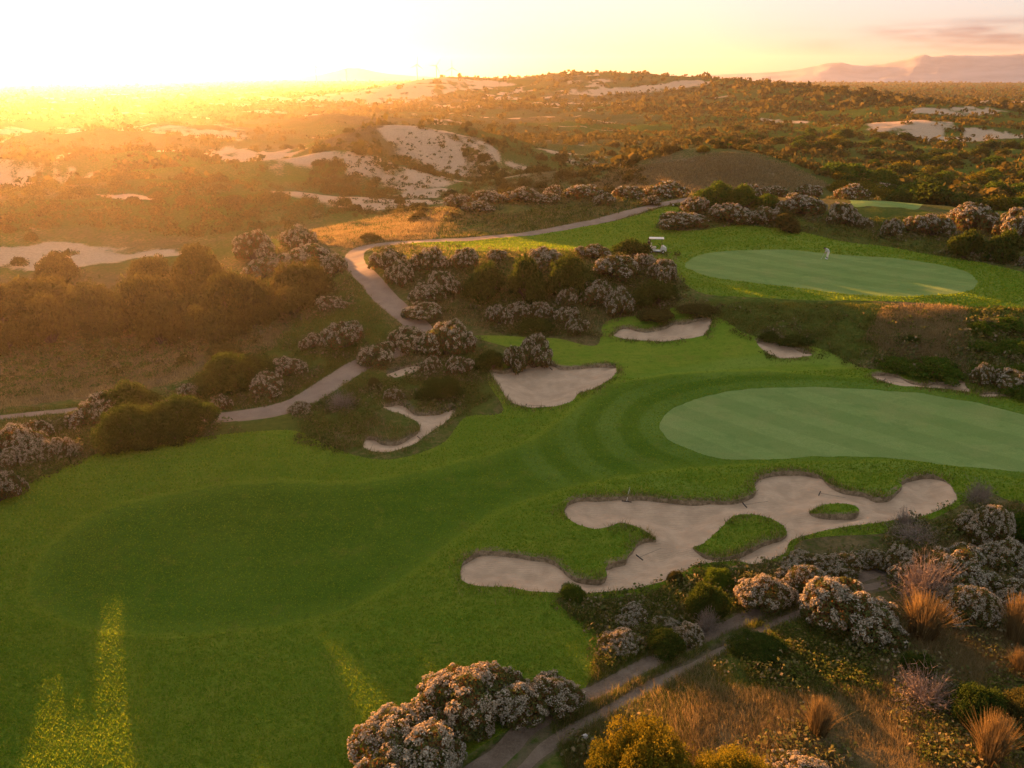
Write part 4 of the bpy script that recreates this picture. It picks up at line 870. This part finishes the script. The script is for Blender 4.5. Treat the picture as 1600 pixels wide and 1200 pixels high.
# scrub on the near dunes at left
for Q, n, lo, hi in [([(-60,300),(250,285),(480,285),(560,330),(440,365),(300,372),(120,352),(-60,372)], 520, .5, 1.5), ([(470,330),(500,245),(760,245),(800,300),(690,320),(600,345)], 420, .4, 1.3), ([(780,300),(800,262),(1000,255),(1010,290)], 260, .4, 1.1), ([(-60,480),(420,480),(400,540),(200,590),(-60,600)], 170, .4, 1.1)]:
    P = in_px(Q, n, rng); k = (sandmask(P[:, 0], P[:, 1]) < rng.uniform(.15, .7, len(P))) & bar(P, .5)
    for T_ in TURF: k &= ~inside(P[:, 0], P[:, 1], T_)
    P = P[k]; s_ = rng.uniform(lo, hi, len(P)); parts.append(scrub_mass(P[:, 0], P[:, 1], P[:, 2] - .05, s_, 46, .17, 33))
P = in_px([(500,300),(540,245),(700,190),(770,215),(770,260),(700,300),(700,330),(480,340)], 420, rng); s_ = rng.uniform(.25, .8, len(P)); parts.append(scrub_mass(P[:, 0], P[:, 1], P[:, 2] - .05, s_, 22, .26, 35))
tag(link('scrub', np_mesh('scrub', *join(parts)), None, M['scrub']), 'low brown green scrub covering the far dunes', 'scrub', kind='stuff')
# longer rough: bank, hillside, verges, bunker lips
regs = [([(1060,470),(1500,478),(1520,600),(1300,575),(1120,540),(950,500)], 16000), ([(260,640),(330,560),(500,460),(560,400),(640,500),(560,570),(440,640)], 14000),
        ([(460,690),(480,570),(760,540),(770,620),(700,660),(560,710)], 9000), ([(860,1130),(1250,930),(1400,990),(1400,1080),(1150,1110),(900,1260)], 26000),
        ([(860,940),(1100,890),(1240,900),(930,1080),(840,1120)], 16000), ([(1380,830),(1600,780),(1640,900),(1400,900)], 9000), ([(1180,350),(1600,330),(1620,420),(1330,380)], 9000),
        ([(680,345),(1060,305),(1060,330),(800,368),(690,372)], 8000), ([(0,640),(0,780),(340,690),(300,650),(150,630)], 14000), ([(570,380),(1060,395),(1060,470),(900,525),(690,505)], 10000), ([(1050,1210),(1100,1080),(1300,1070),(1400,1100),(1640,1120),(1640,1320),(1050,1320)], 16000), ([(1120,1010),(1400,990),(1640,1000),(1640,1120),(1400,1100),(1140,1090)], 12000)]
G_, D_ = [], []
for Q, n in regs:
    P = in_px(Q, n, rng); k = bar(P); t = np.zeros(len(P), bool)
    for T_ in TURF: t |= inside(P[:, 0], P[:, 1], T_)
    P = P[k & ~t]; d = dryness(P[:, 0], P[:, 1]) > rng.uniform(.25, .85, len(P)); G_.append(P[~d]); D_.append(P[d])
for b in BUNK + ['i0', 'i1']:
    C = ISL[int(b[1])] if b[0] == 'i' else Z[b]; m = len(C) * 14; i = rng.integers(0, len(C), m); T_ = np.roll(C, -1, 0) - np.roll(C, 1, 0); T_ /= np.hypot(T_[:, 0], T_[:, 1])[:, None] + 1e-9
    q = C[i] + np.c_[T_[i, 1], -T_[i, 0]] * rng.normal(0, .35, m)[:, None] + rng.normal(0, .1, (m, 2)); q = q[vnoise(q[:, 0] / 2.5, q[:, 1] / 2.5, 5) > -.35]
    q = np.c_[q, H(q[:, 0], q[:, 1])]; q = q[bar(q)]; q = lifted(q); dd_ = rng.random(len(q)) < .3; G_.append(q[~dd_]); D_.append(q[dd_])
G_ = np.concatenate(G_); D_ = [np.concatenate(D_)]
for Q, n in [([(1050,1210),(1100,1080),(1300,1070),(1400,1100),(1640,1120),(1640,1320),(1050,1320)], 17000), ([(1330,1000),(1640,940),(1640,1120),(1400,1100)], 17000), ([(0,470),(430,480),(430,545),(280,600),(0,640)], 15000),
             ([(1380,480),(1510,482),(1512,585),(1440,570),(1350,530)], 8000), ([(570,380),(1060,395),(1060,470),(900,525),(690,505)], 6000), ([(920,292),(960,262),(1060,252),(1120,238),(1200,240),(1300,290),(1200,305),(1000,300)], 16000), ([(420,372),(560,345),(700,320),(680,374),(560,390)], 9000)]:
    P = in_px(Q, n, rng); D_.append(P[bar(P)])
D_ = np.concatenate(D_)
def tufted(P, lo, hi, wf):
    q = np.repeat(P, 3, 0); q = q + np.c_[rng.normal(0, .05, (len(q), 2)) * (1 + np.hypot(q[:, 0], q[:, 1])[:, None] / 60), np.zeros(len(q))]; r_ = np.hypot(q[:, 0], q[:, 1]); q[:, 2] -= .03
    pat = .6 + .6 * (vnoise(q[:, 0] / 1.7, q[:, 1] / 1.7, 9) * .5 + .5)
    return blades(q, rng.uniform(lo, hi, len(q)) * pat, wf * r_ * rng.uniform(.5, 1.1, len(q)), rng, .75)
tag(link('rough_grass', np_mesh('rough_grass', *tufted(G_, .10, .32, .0009)), None, M['rough_blade']), 'longer green grass on banks and bunker lips', 'grass', kind='stuff')
tag(link('dry_grass', np_mesh('dry_grass', *tufted(D_, .12, .45, .0008)), None, M['straw']), 'dry straw coloured grass on the wild slopes', 'grass', kind='stuff')
# leafy ground cover in clumps
cl_ = []
for Q, n in [([(460,690),(500,600),(620,590),(760,560),(770,620),(720,655),(660,660),(600,640),(570,690),(540,715)], 650), ([(860,935),(960,930),(1100,885),(1240,880),(1200,940),(1060,1010),(930,1080),(940,1000)], 900),
             ([(1380,830),(1500,790),(1640,790),(1640,880),(1400,880)], 380), ([(1120,1000),(1270,960),(1390,1000),(1370,1090),(1200,1080)], 500), ([(1390,1080),(1640,1060),(1640,1200),(1450,1200)], 420), ([(760,505),(900,495),(930,525),(800,525)], 160),
             ([(1505,482),(1640,480),(1640,625),(1520,610)], 500), ([(980,430),(1070,450),(1060,480),(960,495)], 150), ([(0,690),(340,660),(340,690),(180,705),(0,775)], 300), ([(1180,345),(1320,340),(1600,350),(1600,415),(1330,375)], 420),
             ([(0,500),(430,495),(400,550),(200,600),(0,625)], 900), ([(690,345),(1040,305),(1060,322),(850,362)], 260), ([(260,640),(330,560),(500,470),(600,500),(560,560),(440,630)], 260), ([(1080,480),(1500,482),(1500,590),(1200,560)], 260), ([(570,380),(1060,395),(1060,470),(700,500)], 500)]:
    P = in_px(Q, n, rng); cl_.append(P[bar(P, .30)])
P = np.concatenate(cl_); r_ = np.hypot(P[:, 0], P[:, 1]); s_ = rng.uniform(.18, .55, len(P)) * (1 + .3 * smooth(60, 110, r_))
tag(link('ground_cover', np_mesh('ground_cover', *cover(P, s_, 44, .17, 9)), None, M['herb']), 'low leafy green ground cover between the shrubs', 'ground cover', kind='stuff')

# brown undergrowth round the feet of the shrubs
pts_ = []
for (px_, py_, r0_) in PLANTS:
    dd_ = math.hypot(px_, py_)
    if dd_ > 150: continue
    n = int(8 + 8 * r0_); a = rng.uniform(0, 6.283, n); q = r0_ * rng.uniform(.6, 1.7, n); pts_.append(np.c_[px_ + np.cos(a) * q, py_ + np.sin(a) * q])
pts_ = np.concatenate(pts_); P = np.c_[pts_, H(pts_[:, 0], pts_[:, 1])]; k = bar(P, .55)
for Q in TURF: k &= ~inside(P[:, 0], P[:, 1], Q)
P = P[k]; s_ = rng.uniform(.25, 1.0, len(P))
M['undergrowth'] = mix_leaf('brown undergrowth leaf', [(.045, .046, .012), (.052, .075, .015), (.080, .102, .022), (.12, .11, .04), (.21, .175, .11)], .35)
tag(link('undergrowth', np_mesh('undergrowth', *cover(P, s_, 50, .14, 19)), None, M['undergrowth']), 'brown twiggy undergrowth at the feet of the shrubs', 'undergrowth', kind='stuff')
# ------------------------------------------------------------------ small things: cart, golfer, rakes, turbines, far mountains
class MB:
    def __init__(s): s.V = []; s.F = []
    def add(s, V, F): o = len(s.V); s.V += [tuple(v) for v in V]; s.F += [tuple(i + o for i in f) for f in F]; return s
    def box(s, c, d, bev=0.0, rot=None):
        bm = bmesh.new(); bmesh.ops.create_cube(bm, size=1.0)
        for v in bm.verts: v.co = Vector((v.co.x * d[0], v.co.y * d[1], v.co.z * d[2]))
        if bev: bmesh.ops.bevel(bm, geom=bm.edges[:], offset=bev, segments=2, affect='EDGES')
        m = Matrix.Translation(c) @ (rot.to_4x4() if rot else Matrix()); V = [m @ v.co for v in bm.verts]; bm.verts.index_update(); F = [[v.index for v in f.verts] for f in bm.faces]; bm.free(); return s.add(V, F)
    def prism(s, prof, y0, y1):
        """profile in the x-z plane drawn out along y"""
        n = len(prof); V = [(x, y0, z) for x, z in prof] + [(x, y1, z) for x, z in prof]
        return s.add(V, [tuple(range(n)), tuple(range(2 * n - 1, n - 1, -1))] + [(i, n + i, n + (i + 1) % n, (i + 1) % n) for i in range(n)])
    def rod(s, a, b, r0, r1=None, sides=8):
        V, F = tube(a, b, r0, r1 if r1 is not None else r0, sides); return s.add(V, F + [tuple(range(sides))[::-1], tuple(range(sides, 2 * sides))])
    def lathe(s, prof, axis='Z', c=(0, 0, 0), n=16):
        V = []
        for r, h in prof:
            for k in range(n):
                a = 2 * math.pi * k / n; p = (r * math.cos(a), r * math.sin(a), h); V.append(Vector(p if axis == 'Z' else (p[0], p[2], p[1])) + Vector(c))
        return s.add(V, [(i * n + k, i * n + (k + 1) % n, (i + 1) * n + (k + 1) % n, (i + 1) * n + k) for i in range(len(prof) - 1) for k in range(n)])
    def build(s, name, mat, parent=None, smooth_=False):
        me = bpy.data.meshes.new(name); me.from_pydata(s.V, [], s.F); me.update()
        bm = bmesh.new(); bm.from_mesh(me); bmesh.ops.recalc_face_normals(bm, faces=bm.faces[:]); bm.to_mesh(me); bm.free()
        if smooth_: me.polygons.foreach_set('use_smooth', [True] * len(me.polygons))
        return link(name, me, parent, mat)
W_ = simple('white cart body paint', (.52, .47, .42), .4, .5, var=.1); BK = simple('black rubber', (.02, .02, .02), .8, .2); GY = simple('brushed metal', (.35, .34, .33), .35, .5, metal=.8)
TAN = simple('tan vinyl seat', (.45, .36, .26), .6, .3); SKIN = simple('skin', (.42, .25, .17), .6, .3); CREAM = simple('cream trousers', (.72, .62, .54), .9, .1); GREYC = simple('pale grey knitted top', (.52, .48, .46), .9, .1)
DK = simple('dark cloth', (.03, .025, .025), .9, .1); SHOE = simple('white shoe leather', (.75, .72, .74), .5, .4); WOOD = simple('weathered wood', (.17, .10, .05), .9, .1); PALE = simple('turbine white', (.40, .38, .36), .6, .2)
STONE = simple('pale stone', (.45, .42, .40), .9, .1)
g = NT('clear windscreen'); gb = g.new('ShaderNodeBsdfGlass'); gb.inputs['Roughness'].default_value = .02; gb.inputs['IOR'].default_value = 1.05; gb.inputs['Color'].default_value = (.9, .92, .92, 1); g.l.new(gb.outputs[0], g.out.inputs['Surface']); GLASS = g.m
def ground_at(u, v): return tuple(float(q) for q in hit(u, v)[0])
def settle(x, y): return float(H(np.array([x]), np.array([y]))[0])
# golf cart, nose to the right
c = ground_at(1026, 395); cart = empty('golf_cart', (c[0], c[1], c[2] + .02), R(-8)); tag(cart, 'white golf cart with flat roof parked beside the upper green', 'golf cart')
body = MB().prism([(-1.18,.30),(-1.22,.62),(-1.10,.78),(-.62,.80),(-.55,.60),(-.20,.60),(-.16,.30),(.42,.30),(.52,.62),(.62,.92),(.80,.90),(1.10,.72),(1.20,.50),(1.16,.30),(1.05,.28),(.98,.42),(.78,.47),(.60,.42),(.52,.24),(-.45,.24),(-.52,.42),(-.72,.47),(-.92,.42),(-1.0,.28)], -.56, .56).build('body', W_, cart)
MB().box((.22, 0, .27), (.62, 1.05, .05)).build('floor', BK, cart)
MB().box((-.38, 0, .68), (.56, 1.02, .14), .04).build('seat', TAN, cart); MB().box((-.70, 0, 1.0), (.12, 1.0, .46), .04, Matrix.Rotation(R(-10), 3, 'Y')).build('backrest', TAN, cart)
roof = MB().box((-.12, 0, 1.86), (1.86, 1.16, .08), .03).build('roof', W_, cart); MB().box((-.12, 0, 1.805), (1.70, 1.02, .03)).build('roof_lining', GY, roof)
for sx, tx in ((.66, .52), (-.92, -.86)):
    for sy in (-.50, .50): MB().rod((sx, sy, .80), (tx, sy, 1.83), .022).build('roof_post', BK, cart)
MB().box((.595, 0, 1.36), (.012, .98, .80), 0, Matrix.Rotation(R(-8), 3, 'Y')).build('windscreen', GLASS, cart)
for wx in (-.72, .78):
    for sy in (-1, 1):
        wh = MB().lathe([(.10, -.09), (.20, -.09), (.23, -.05), (.23, .05), (.20, .09), (.10, .09)], 'Y', (wx, sy * .50, .23)).build('wheel', BK, cart, True)
        MB().lathe([(.0, sy * .095), (.12, sy * .10), (.135, sy * .085)], 'Y', (wx, sy * .50, .23), 12).build('rim', W_, wh)
st = MB().rod((.50, .25, .80), (.28, .25, 1.08), .02).build('steering_column', BK, cart)
sw = bpy.data.meshes.new('steering_wheel'); bm = bmesh.new()
ringv = [[bm.verts.new(Vector((.27 - .10 * math.cos(a) * .8 + .018 * math.cos(b) * .5, .25 + (.17 + .018 * math.cos(b)) * math.sin(a), 1.09 + .14 * math.cos(a) + .018 * math.sin(b)))) for b in np.linspace(0, 2 * math.pi, 6, endpoint=False)] for a in np.linspace(0, 2 * math.pi, 18, endpoint=False)]
for i in range(18):
    for j in range(6): bm.faces.new([ringv[i][j], ringv[(i + 1) % 18][j], ringv[(i + 1) % 18][(j + 1) % 6], ringv[i][(j + 1) % 6]])
bm.to_mesh(sw); bm.free(); link('steering_wheel', sw, st, BK)
for sy in (-.36, .36): MB().lathe([(0, .02), (.07, .015), (.085, -.02)], 'Z', (1.16, sy, .62), 10).build('headlight', GY, cart)
MB().box((.0, 0, .24), (1.02, 1.17, .09), .02).build('sill', BK, cart); MB().box((1.21, 0, .36), (.05, 1.0, .10), .02).build('bumper', BK, cart); MB().box((-1.06, 0, .66), (.34, .98, .05)).build('bag_shelf', BK, cart)
def cart_pt(x, y, z):
    q = Matrix.Rotation(R(-8), 3, 'Z') @ Vector((x, y, z)); return (c[0] + q.x, c[1] + q.y, c[2] + .02 + q.z)
for sy, mt, lab in ((-.26, DK, 'black golf bag strapped on the near side of the cart'), (.26, simple('brown golf bag cloth', (.16, .08, .04), .8, .2), 'brown golf bag strapped on the far side of the cart')):
    b = empty('golf_bag', cart_pt(-1.08, sy, .69), R(-8)); tag(b, lab, 'golf bag', 'golf bags on the cart')
    bd = MB().lathe([(.0, 0), (.13, 0), (.14, .1), (.13, .5), (.15, .72), (.12, .74)], 'Z').build('bag_body', mt, b, True); MB().box((-.13, 0, .32), (.08, .18, .30), .03).build('pocket', mt, bd)
    for k in range(5):
        a = k * 1.26; cb = MB().rod((.07 * math.cos(a), .07 * math.sin(a), .6), (.10 * math.cos(a), .10 * math.sin(a), .98 + .05 * (k % 3)), .008, None, 5).build('club_shaft', GY, b); MB().box((.10 * math.cos(a), .10 * math.sin(a), 1.0 + .05 * (k % 3)), (.10, .04, .07), .012).build('club_head', DK, cb)

# golfer bent over a putt, facing left
pg = ground_at(1291.5, 404.5); gz = pg[2]
per = empty('person', (pg[0], pg[1], gz), R(0)); tag(per, 'golfer in pale top and cream trousers bending over a putt', 'person')
J = {'pel': ((.16, 0, .90), .155), 'sp1': ((.10, 0, 1.04), .15), 'sp2': ((-.04, 0, 1.20), .165), 'ch': ((-.16, 0, 1.30), .16), 'nk': ((-.28, 0, 1.36), .065), 'hd0': ((-.36, 0, 1.38), .085), 'hd1': ((-.42, 0, 1.33), .10), 'hd2': ((-.45, 0, 1.26), .07)}
for s, q in ((-1, 'r'), (1, 'l')):
    J.update({'hp' + q: ((.14, s * .11, .82), .115), 'kn' + q: ((.03, s * .15, .47), .072), 'cf' + q: ((.07, s * .155, .30), .068), 'an' + q: ((.09, s * .16, .09), .042), 'ft' + q: ((-.08, s * .17, .035), .036),
              'sh' + q: ((-.18, s * .19, 1.28), .075), 'el' + q: ((-.20, s * .18, .98), .048), 'wr' + q: ((-.30, s * .05, .80), .032), 'hn' + q: ((-.325, s * .035, .74), .033)})
    for k in range(4): J['f%d%s' % (k, q)] = ((-.30 - .014 * k, s * (.010 + .006 * (k % 2)), .685 - .012 * k - (.012 if s > 0 else 0)), .010)
    J['t' + q] = ((-.345, s * .012, .70), .011)
ed = [('pel', 'sp1'), ('sp1', 'sp2'), ('sp2', 'ch'), ('ch', 'nk'), ('nk', 'hd0'), ('hd0', 'hd1'), ('hd1', 'hd2')]
for q in 'rl': ed += [('pel', 'hp' + q), ('hp' + q, 'kn' + q), ('kn' + q, 'cf' + q), ('cf' + q, 'an' + q), ('an' + q, 'ft' + q), ('ch', 'sh' + q), ('sh' + q, 'el' + q), ('el' + q, 'wr' + q), ('wr' + q, 'hn' + q), ('hn' + q, 't' + q)] + [('hn' + q, 'f%d%s' % (k, q)) for k in range(4)]
nm_ = list(J); me = bpy.data.meshes.new('body'); me.from_pydata([J[k][0] for k in nm_], [(nm_.index(a), nm_.index(b)) for a, b in ed], []); tmp = bpy.data.objects.new('body_cage', me); COL.objects.link(tmp)
tmp.modifiers.new('skin', 'SKIN'); sv = me.skin_vertices[0].data
for i, k in enumerate(nm_): sv[i].radius = (J[k][1],) * 2; sv[i].use_root = (k == 'pel')
tmp.modifiers.new('sub', 'SUBSURF').levels = 2
bm2 = bpy.data.meshes.new_from_object(tmp.evaluated_get(bpy.context.evaluated_depsgraph_get())); bpy.data.objects.remove(tmp)
bm2.materials.clear()
for m_ in (SKIN, GREYC, CREAM, DK): bm2.materials.append(m_)
for p_ in bm2.polygons:
    x_, y_, z_ = p_.center; p_.use_smooth = True
    p_.material_index = 0 if (x_ < -.27 and z_ > 1.18) or (z_ < .90 and x_ < -.17 and abs(y_) < .2 and z_ > .6) else 3 if z_ < .22 else 2 if z_ < .93 and x_ > -.14 else 1
bo = link('body', bm2, per); per.scale = (.93, .93, .93)
MB().lathe([(.0, .10), (.06, .095), (.10, .06), (.112, .0), (.108, -.01)], 'Z', (-.43, 0, 1.395), 14).build('cap', DK, per, True)
MB().box((-.545, 0, 1.36), (.12, .17, .018), .008, Matrix.Rotation(R(-35), 3, 'Y')).build('cap_brim', DK, per)
for sy in (-.165, .165): MB().box((-.01, sy, .05), (.30, .105, .095), .035).build('shoe', SHOE, per)
put = empty('putter', (pg[0] - .62, pg[1] + .02, settle(pg[0] - .62, pg[1] + .02) + .01)); tag(put, 'thin golf putter held by the bending golfer', 'putter')
MB().rod((0, 0, .03), (.31, -.02, .80), .009, .013, 6).build('shaft', GY, put); MB().box((0, 0, .022), (.03, .12, .035), .008).build('club_head', GY, put)
ball = MB().lathe([(0, -.021), (.012, -.017), (.021, 0), (.012, .017), (0, .021)], 'Z', (0, 0, .021), 10).build('golf_ball', SHOE, None, True); bx_, by_ = pg[0] - .70, pg[1] - .06; ball.location = (bx_, by_, settle(bx_, by_) + .012); tag(ball, 'tiny white golf ball by the putter head', 'golf ball')

# bunker rakes
def sand_z(x, y):
    X, Y = np.array([x]), np.array([y]); h_ = H(X, Y); sd, dp = bunker_sd(X, Y); ln = .5 + .5 * fbm(X / 2.2, Y / 2.2, 71, 3)
    zo = h_ + .22 * dp * smooth(1.9, 0, sd) * (.6 + .8 * ln); zi = zo - .12 * np.minimum(1, dp + .35) - dp * (smooth(0, 3.2, -sd) * .8 + .12 * fbm(X / 3, Y / 3, 73, 2) * smooth(0, 1.5, -sd))
    return float(np.where(sd < 0, zi, zo)[0])
RAKES = [(979,786,75,7,'rake with pale handle leaning on the rear edge of the front bunker'),(1163,791,10,3,'rake lying below the rear edge of the front bunker'),(999,873,30,3,'rake lying beside the grass tongue in the front bunker'),(1281,769,-30,3,'rake at the back lobe of the front bunker'),
         (861,577,20,3,'rake near the rear edge of the middle bunker'),(822,635,-10,3,'rake at the front edge of the middle bunker'),(1064,530,15,3,'rake in the bunker cut into the bank'),(1382,594,-40,3,'rake at the left end of the thin right bunker'),(1478,608,-15,3,'rake at the right end of the thin bunker'),(655,686,30,3,'rake in the hook-shaped bunker')]
RH1 = simple('pale rake handle', (.55, .50, .44), .6, .3); RH2 = simple('brown rake handle', (.24, .18, .12), .7, .2)
for u, v, rz, tilt, lab in RAKES:
    p = ground_at(u, v); z_ = sand_z(p[0], p[1]); rk = empty('bunker_rake', (p[0], p[1], z_ + .03), R(rz)); tag(rk, lab, 'rake', 'bunker rakes')
    hd = MB().box((0, 0, .03), (.06, .62, .05), .01).build('rake_head', DK, rk)
    for k in range(9): MB().rod((0, -.27 + k * .0675, .02), (.01, -.27 + k * .0675, -.05), .008, .005, 4).build('tine', DK, hd)
    q = Vector((1.55, 0, .05)); q.rotate(Matrix.Rotation(R(-tilt), 3, 'Y')); MB().rod((0, 0, .05), q, .016, None, 6).build('handle', RH1 if tilt > 5 else RH2, rk)

# marker by the path, white post, pale stone
p = ground_at(1049, 322); mk = empty('course_marker', p, R(20)); tag(mk, 'small brown wooden course marker with white ball beside the path', 'marker')
MB().box((-.12, 0, .30), (.12, .30, .62), .02, Matrix.Rotation(R(-25), 3, 'Y')).build('board', WOOD, mk); MB().lathe([(0, 0), (.12, .03), (.16, .14), (.12, .25), (0, .28)], 'Z', (.26, -.1, 0), 12).build('ball', SHOE, mk, True)
p = ground_at(1068, 308); mk = empty('white_post', p); tag(mk, 'white post standing at the far end of the cart path', 'post')
MB().rod((0, 0, -.1), (0, 0, .62), .07, None, 10).build('shaft', SHOE, mk); MB().lathe([(.07, .0), (.11, .04), (.12, .20), (.06, .30), (0, .31)], 'Z', (0, 0, .66), 12).build('cap', SHOE, mk, True); MB().rod((0, 0, .60), (0, 0, .68), .05, None, 8).build('neck', DK, mk)
p = ground_at(914, 1155); bm = bmesh.new(); bmesh.ops.create_icosphere(bm, subdivisions=2, radius=.14)
for v_ in bm.verts: v_.co = Vector((v_.co.x * 1.0, v_.co.y * .8, v_.co.z * 1.2)) * (1 + .18 * random.uniform(-1, 1))
me = bpy.data.meshes.new('stone'); bm.to_mesh(me); bm.free(); stn = link('stone', me, None, STONE); stn.location = (p[0], p[1], p[2] + .08); tag(stn, 'small pale stone beside the wheel rut near the yellow shrub', 'stone')

# wind turbines on the horizon
def at_range(u, r): d = ray(u, 120); k = r / math.hypot(d[0], d[1]); return float(d[0] * k), float(d[1] * k)
for u, vh, rg, ph, lab in [(494,104,2900,15,'leftmost wind turbine alone on the horizon'),(541,110,3100,50,'small faint wind turbine in front of the flat hill'),(652,101,2950,5,'wind turbine at the left of three above the ridge'),(682,103,2950,35,'wind turbine in the middle of three above the ridge'),(706,106,3000,0,'wind turbine at the right of three above the ridge')]:
    x_, y_ = at_range(u, rg); d = ray(u, vh); hub = CAMZ + d[2] * rg / math.hypot(d[0], d[1]); z_ = settle(x_, y_); hh = hub - z_
    t = empty('wind_turbine', (x_, y_, z_), -math.atan2(x_, y_) + R(18)); tag(t, lab, 'wind turbine', 'wind turbines on the horizon')
    MB().rod((0, 0, -2), (0, 0, hh), 2.0, 1.1, 12).build('tower', PALE, t); MB().box((0, 1.5, hh + .6), (3.0, 8, 3.0), .6).build('nacelle', PALE, t); MB().lathe([(0, -2.2), (1.2, -1.6), (1.6, 0)], 'Y', (0, -2.6, hh + .6), 12).build('hub', PALE, t, True)
    for k in range(3):
        b = MB().add([(-.9, 0, 1), (.9, .5, 1), (1.3, .4, 6), (-1.2, -.2, 6), (.35, 0, 27), (-.35, 0, 27), (-.9, -.6, 1), (-1.2, -.7, 6)], [(0, 1, 2, 3), (3, 2, 4, 5), (1, 6, 7, 2), (2, 7, 5, 4), (6, 0, 3, 7), (7, 3, 5)]).build('blade', PALE, t)
        b.location = (0, -3.2, hh + .6); b.rotation_euler = (0, R(ph + 120 * k), 0)

# far mountains, standing in the haze
t = NT('far mountain rock and heath'); n = t.noise(.004, 5, .6); M['mountain'] = t.principled(t.mix(t.rng(n, .35, .65), (.20, .20, .23), (.28, .27, .30)), .95, .1)
def mountains(prof, r0, name, lab, depth, seed):
    us = np.linspace(prof[0][0], prof[-1][0], 260); top = np.interp(us, [q[0] for q in prof], [q[1] for q in prof]); top = top + 1.3 * fbm(us / 24, us * 0, seed, 4) * np.clip((122 - top) / 12, 0, 1)
    V = []; rows = np.linspace(-1, 1, 25)
    for w in rows:
        rg = r0 + w * depth; d = ray(us, np.full(len(us), 120.0)); dt = ray(us, top); k = rg / np.hypot(d[:, 0], d[:, 1]); hgt = CAMZ + dt[:, 2] * r0 / np.hypot(dt[:, 0], dt[:, 1])
        sp = (1 - abs(w)) ** 1.2; x_ = d[:, 0] * k; y_ = d[:, 1] * k; rid = 1 - .45 * np.abs(fbm(x_ / 190, y_ / 190, seed + 5, 4)) * (1 - sp) * 2
        V.append(np.c_[x_, y_, -3 + (hgt + 3) * sp * np.clip(rid, .2, 1)])
    nU = len(us); V = np.concatenate(V); a = (np.arange(24)[:, None] * nU + np.arange(nU - 1)[None]).ravel()
    tag(link(name, np_mesh(name, V, np.c_[a, a + 1, a + 1 + nU, a + nU], True), None, M['mountain']), lab, kind='structure')
mountains([(1060,119),(1130,116),(1200,113),(1250,108),(1285,99),(1310,97),(1330,102),(1370,101),(1400,95),(1425,87),(1440,85),(1450,89),(1470,86),(1520,87),(1600,84),(1700,88),(1800,96),(1950,117)], 4300, 'mountain_range', 'hazy mauve mountain range on the right horizon', 700, 91)
mountains([(470,120),(500,117),(530,110),(545,106),(560,106),(585,111),(610,116),(650,119),(690,121)], 4500, 'mountain', 'faint flat topped hill on the left horizon', 300, 95)
# ------------------------------------------------------------------ the air
hm = bpy.data.materials.new('warm evening haze'); hm.use_nodes = True; hn = hm.node_tree.nodes; hn.clear()
ho = hn.new('ShaderNodeOutputMaterial'); hv = hn.new('ShaderNodeVolumePrincipled')
hv.inputs['Color'].default_value = (0.97, 0.89, 0.80, 1); hv.inputs['Density'].default_value = 0.62e-4; hv.inputs['Anisotropy'].default_value = 0.76
hm.node_tree.links.new(hv.outputs[0], ho.inputs['Volume'])
bm = bmesh.new(); bmesh.ops.create_cube(bm, size=1.0); hme = bpy.data.meshes.new('haze'); bm.to_mesh(hme); bm.free()
hz = link('haze', hme, None, hm); hz.scale = (14200, 14200, 195); hz.location = (0, 0, 195 / 2 - 25); tag(hz, 'warm golden haze hanging in the low sun', kind='stuff')
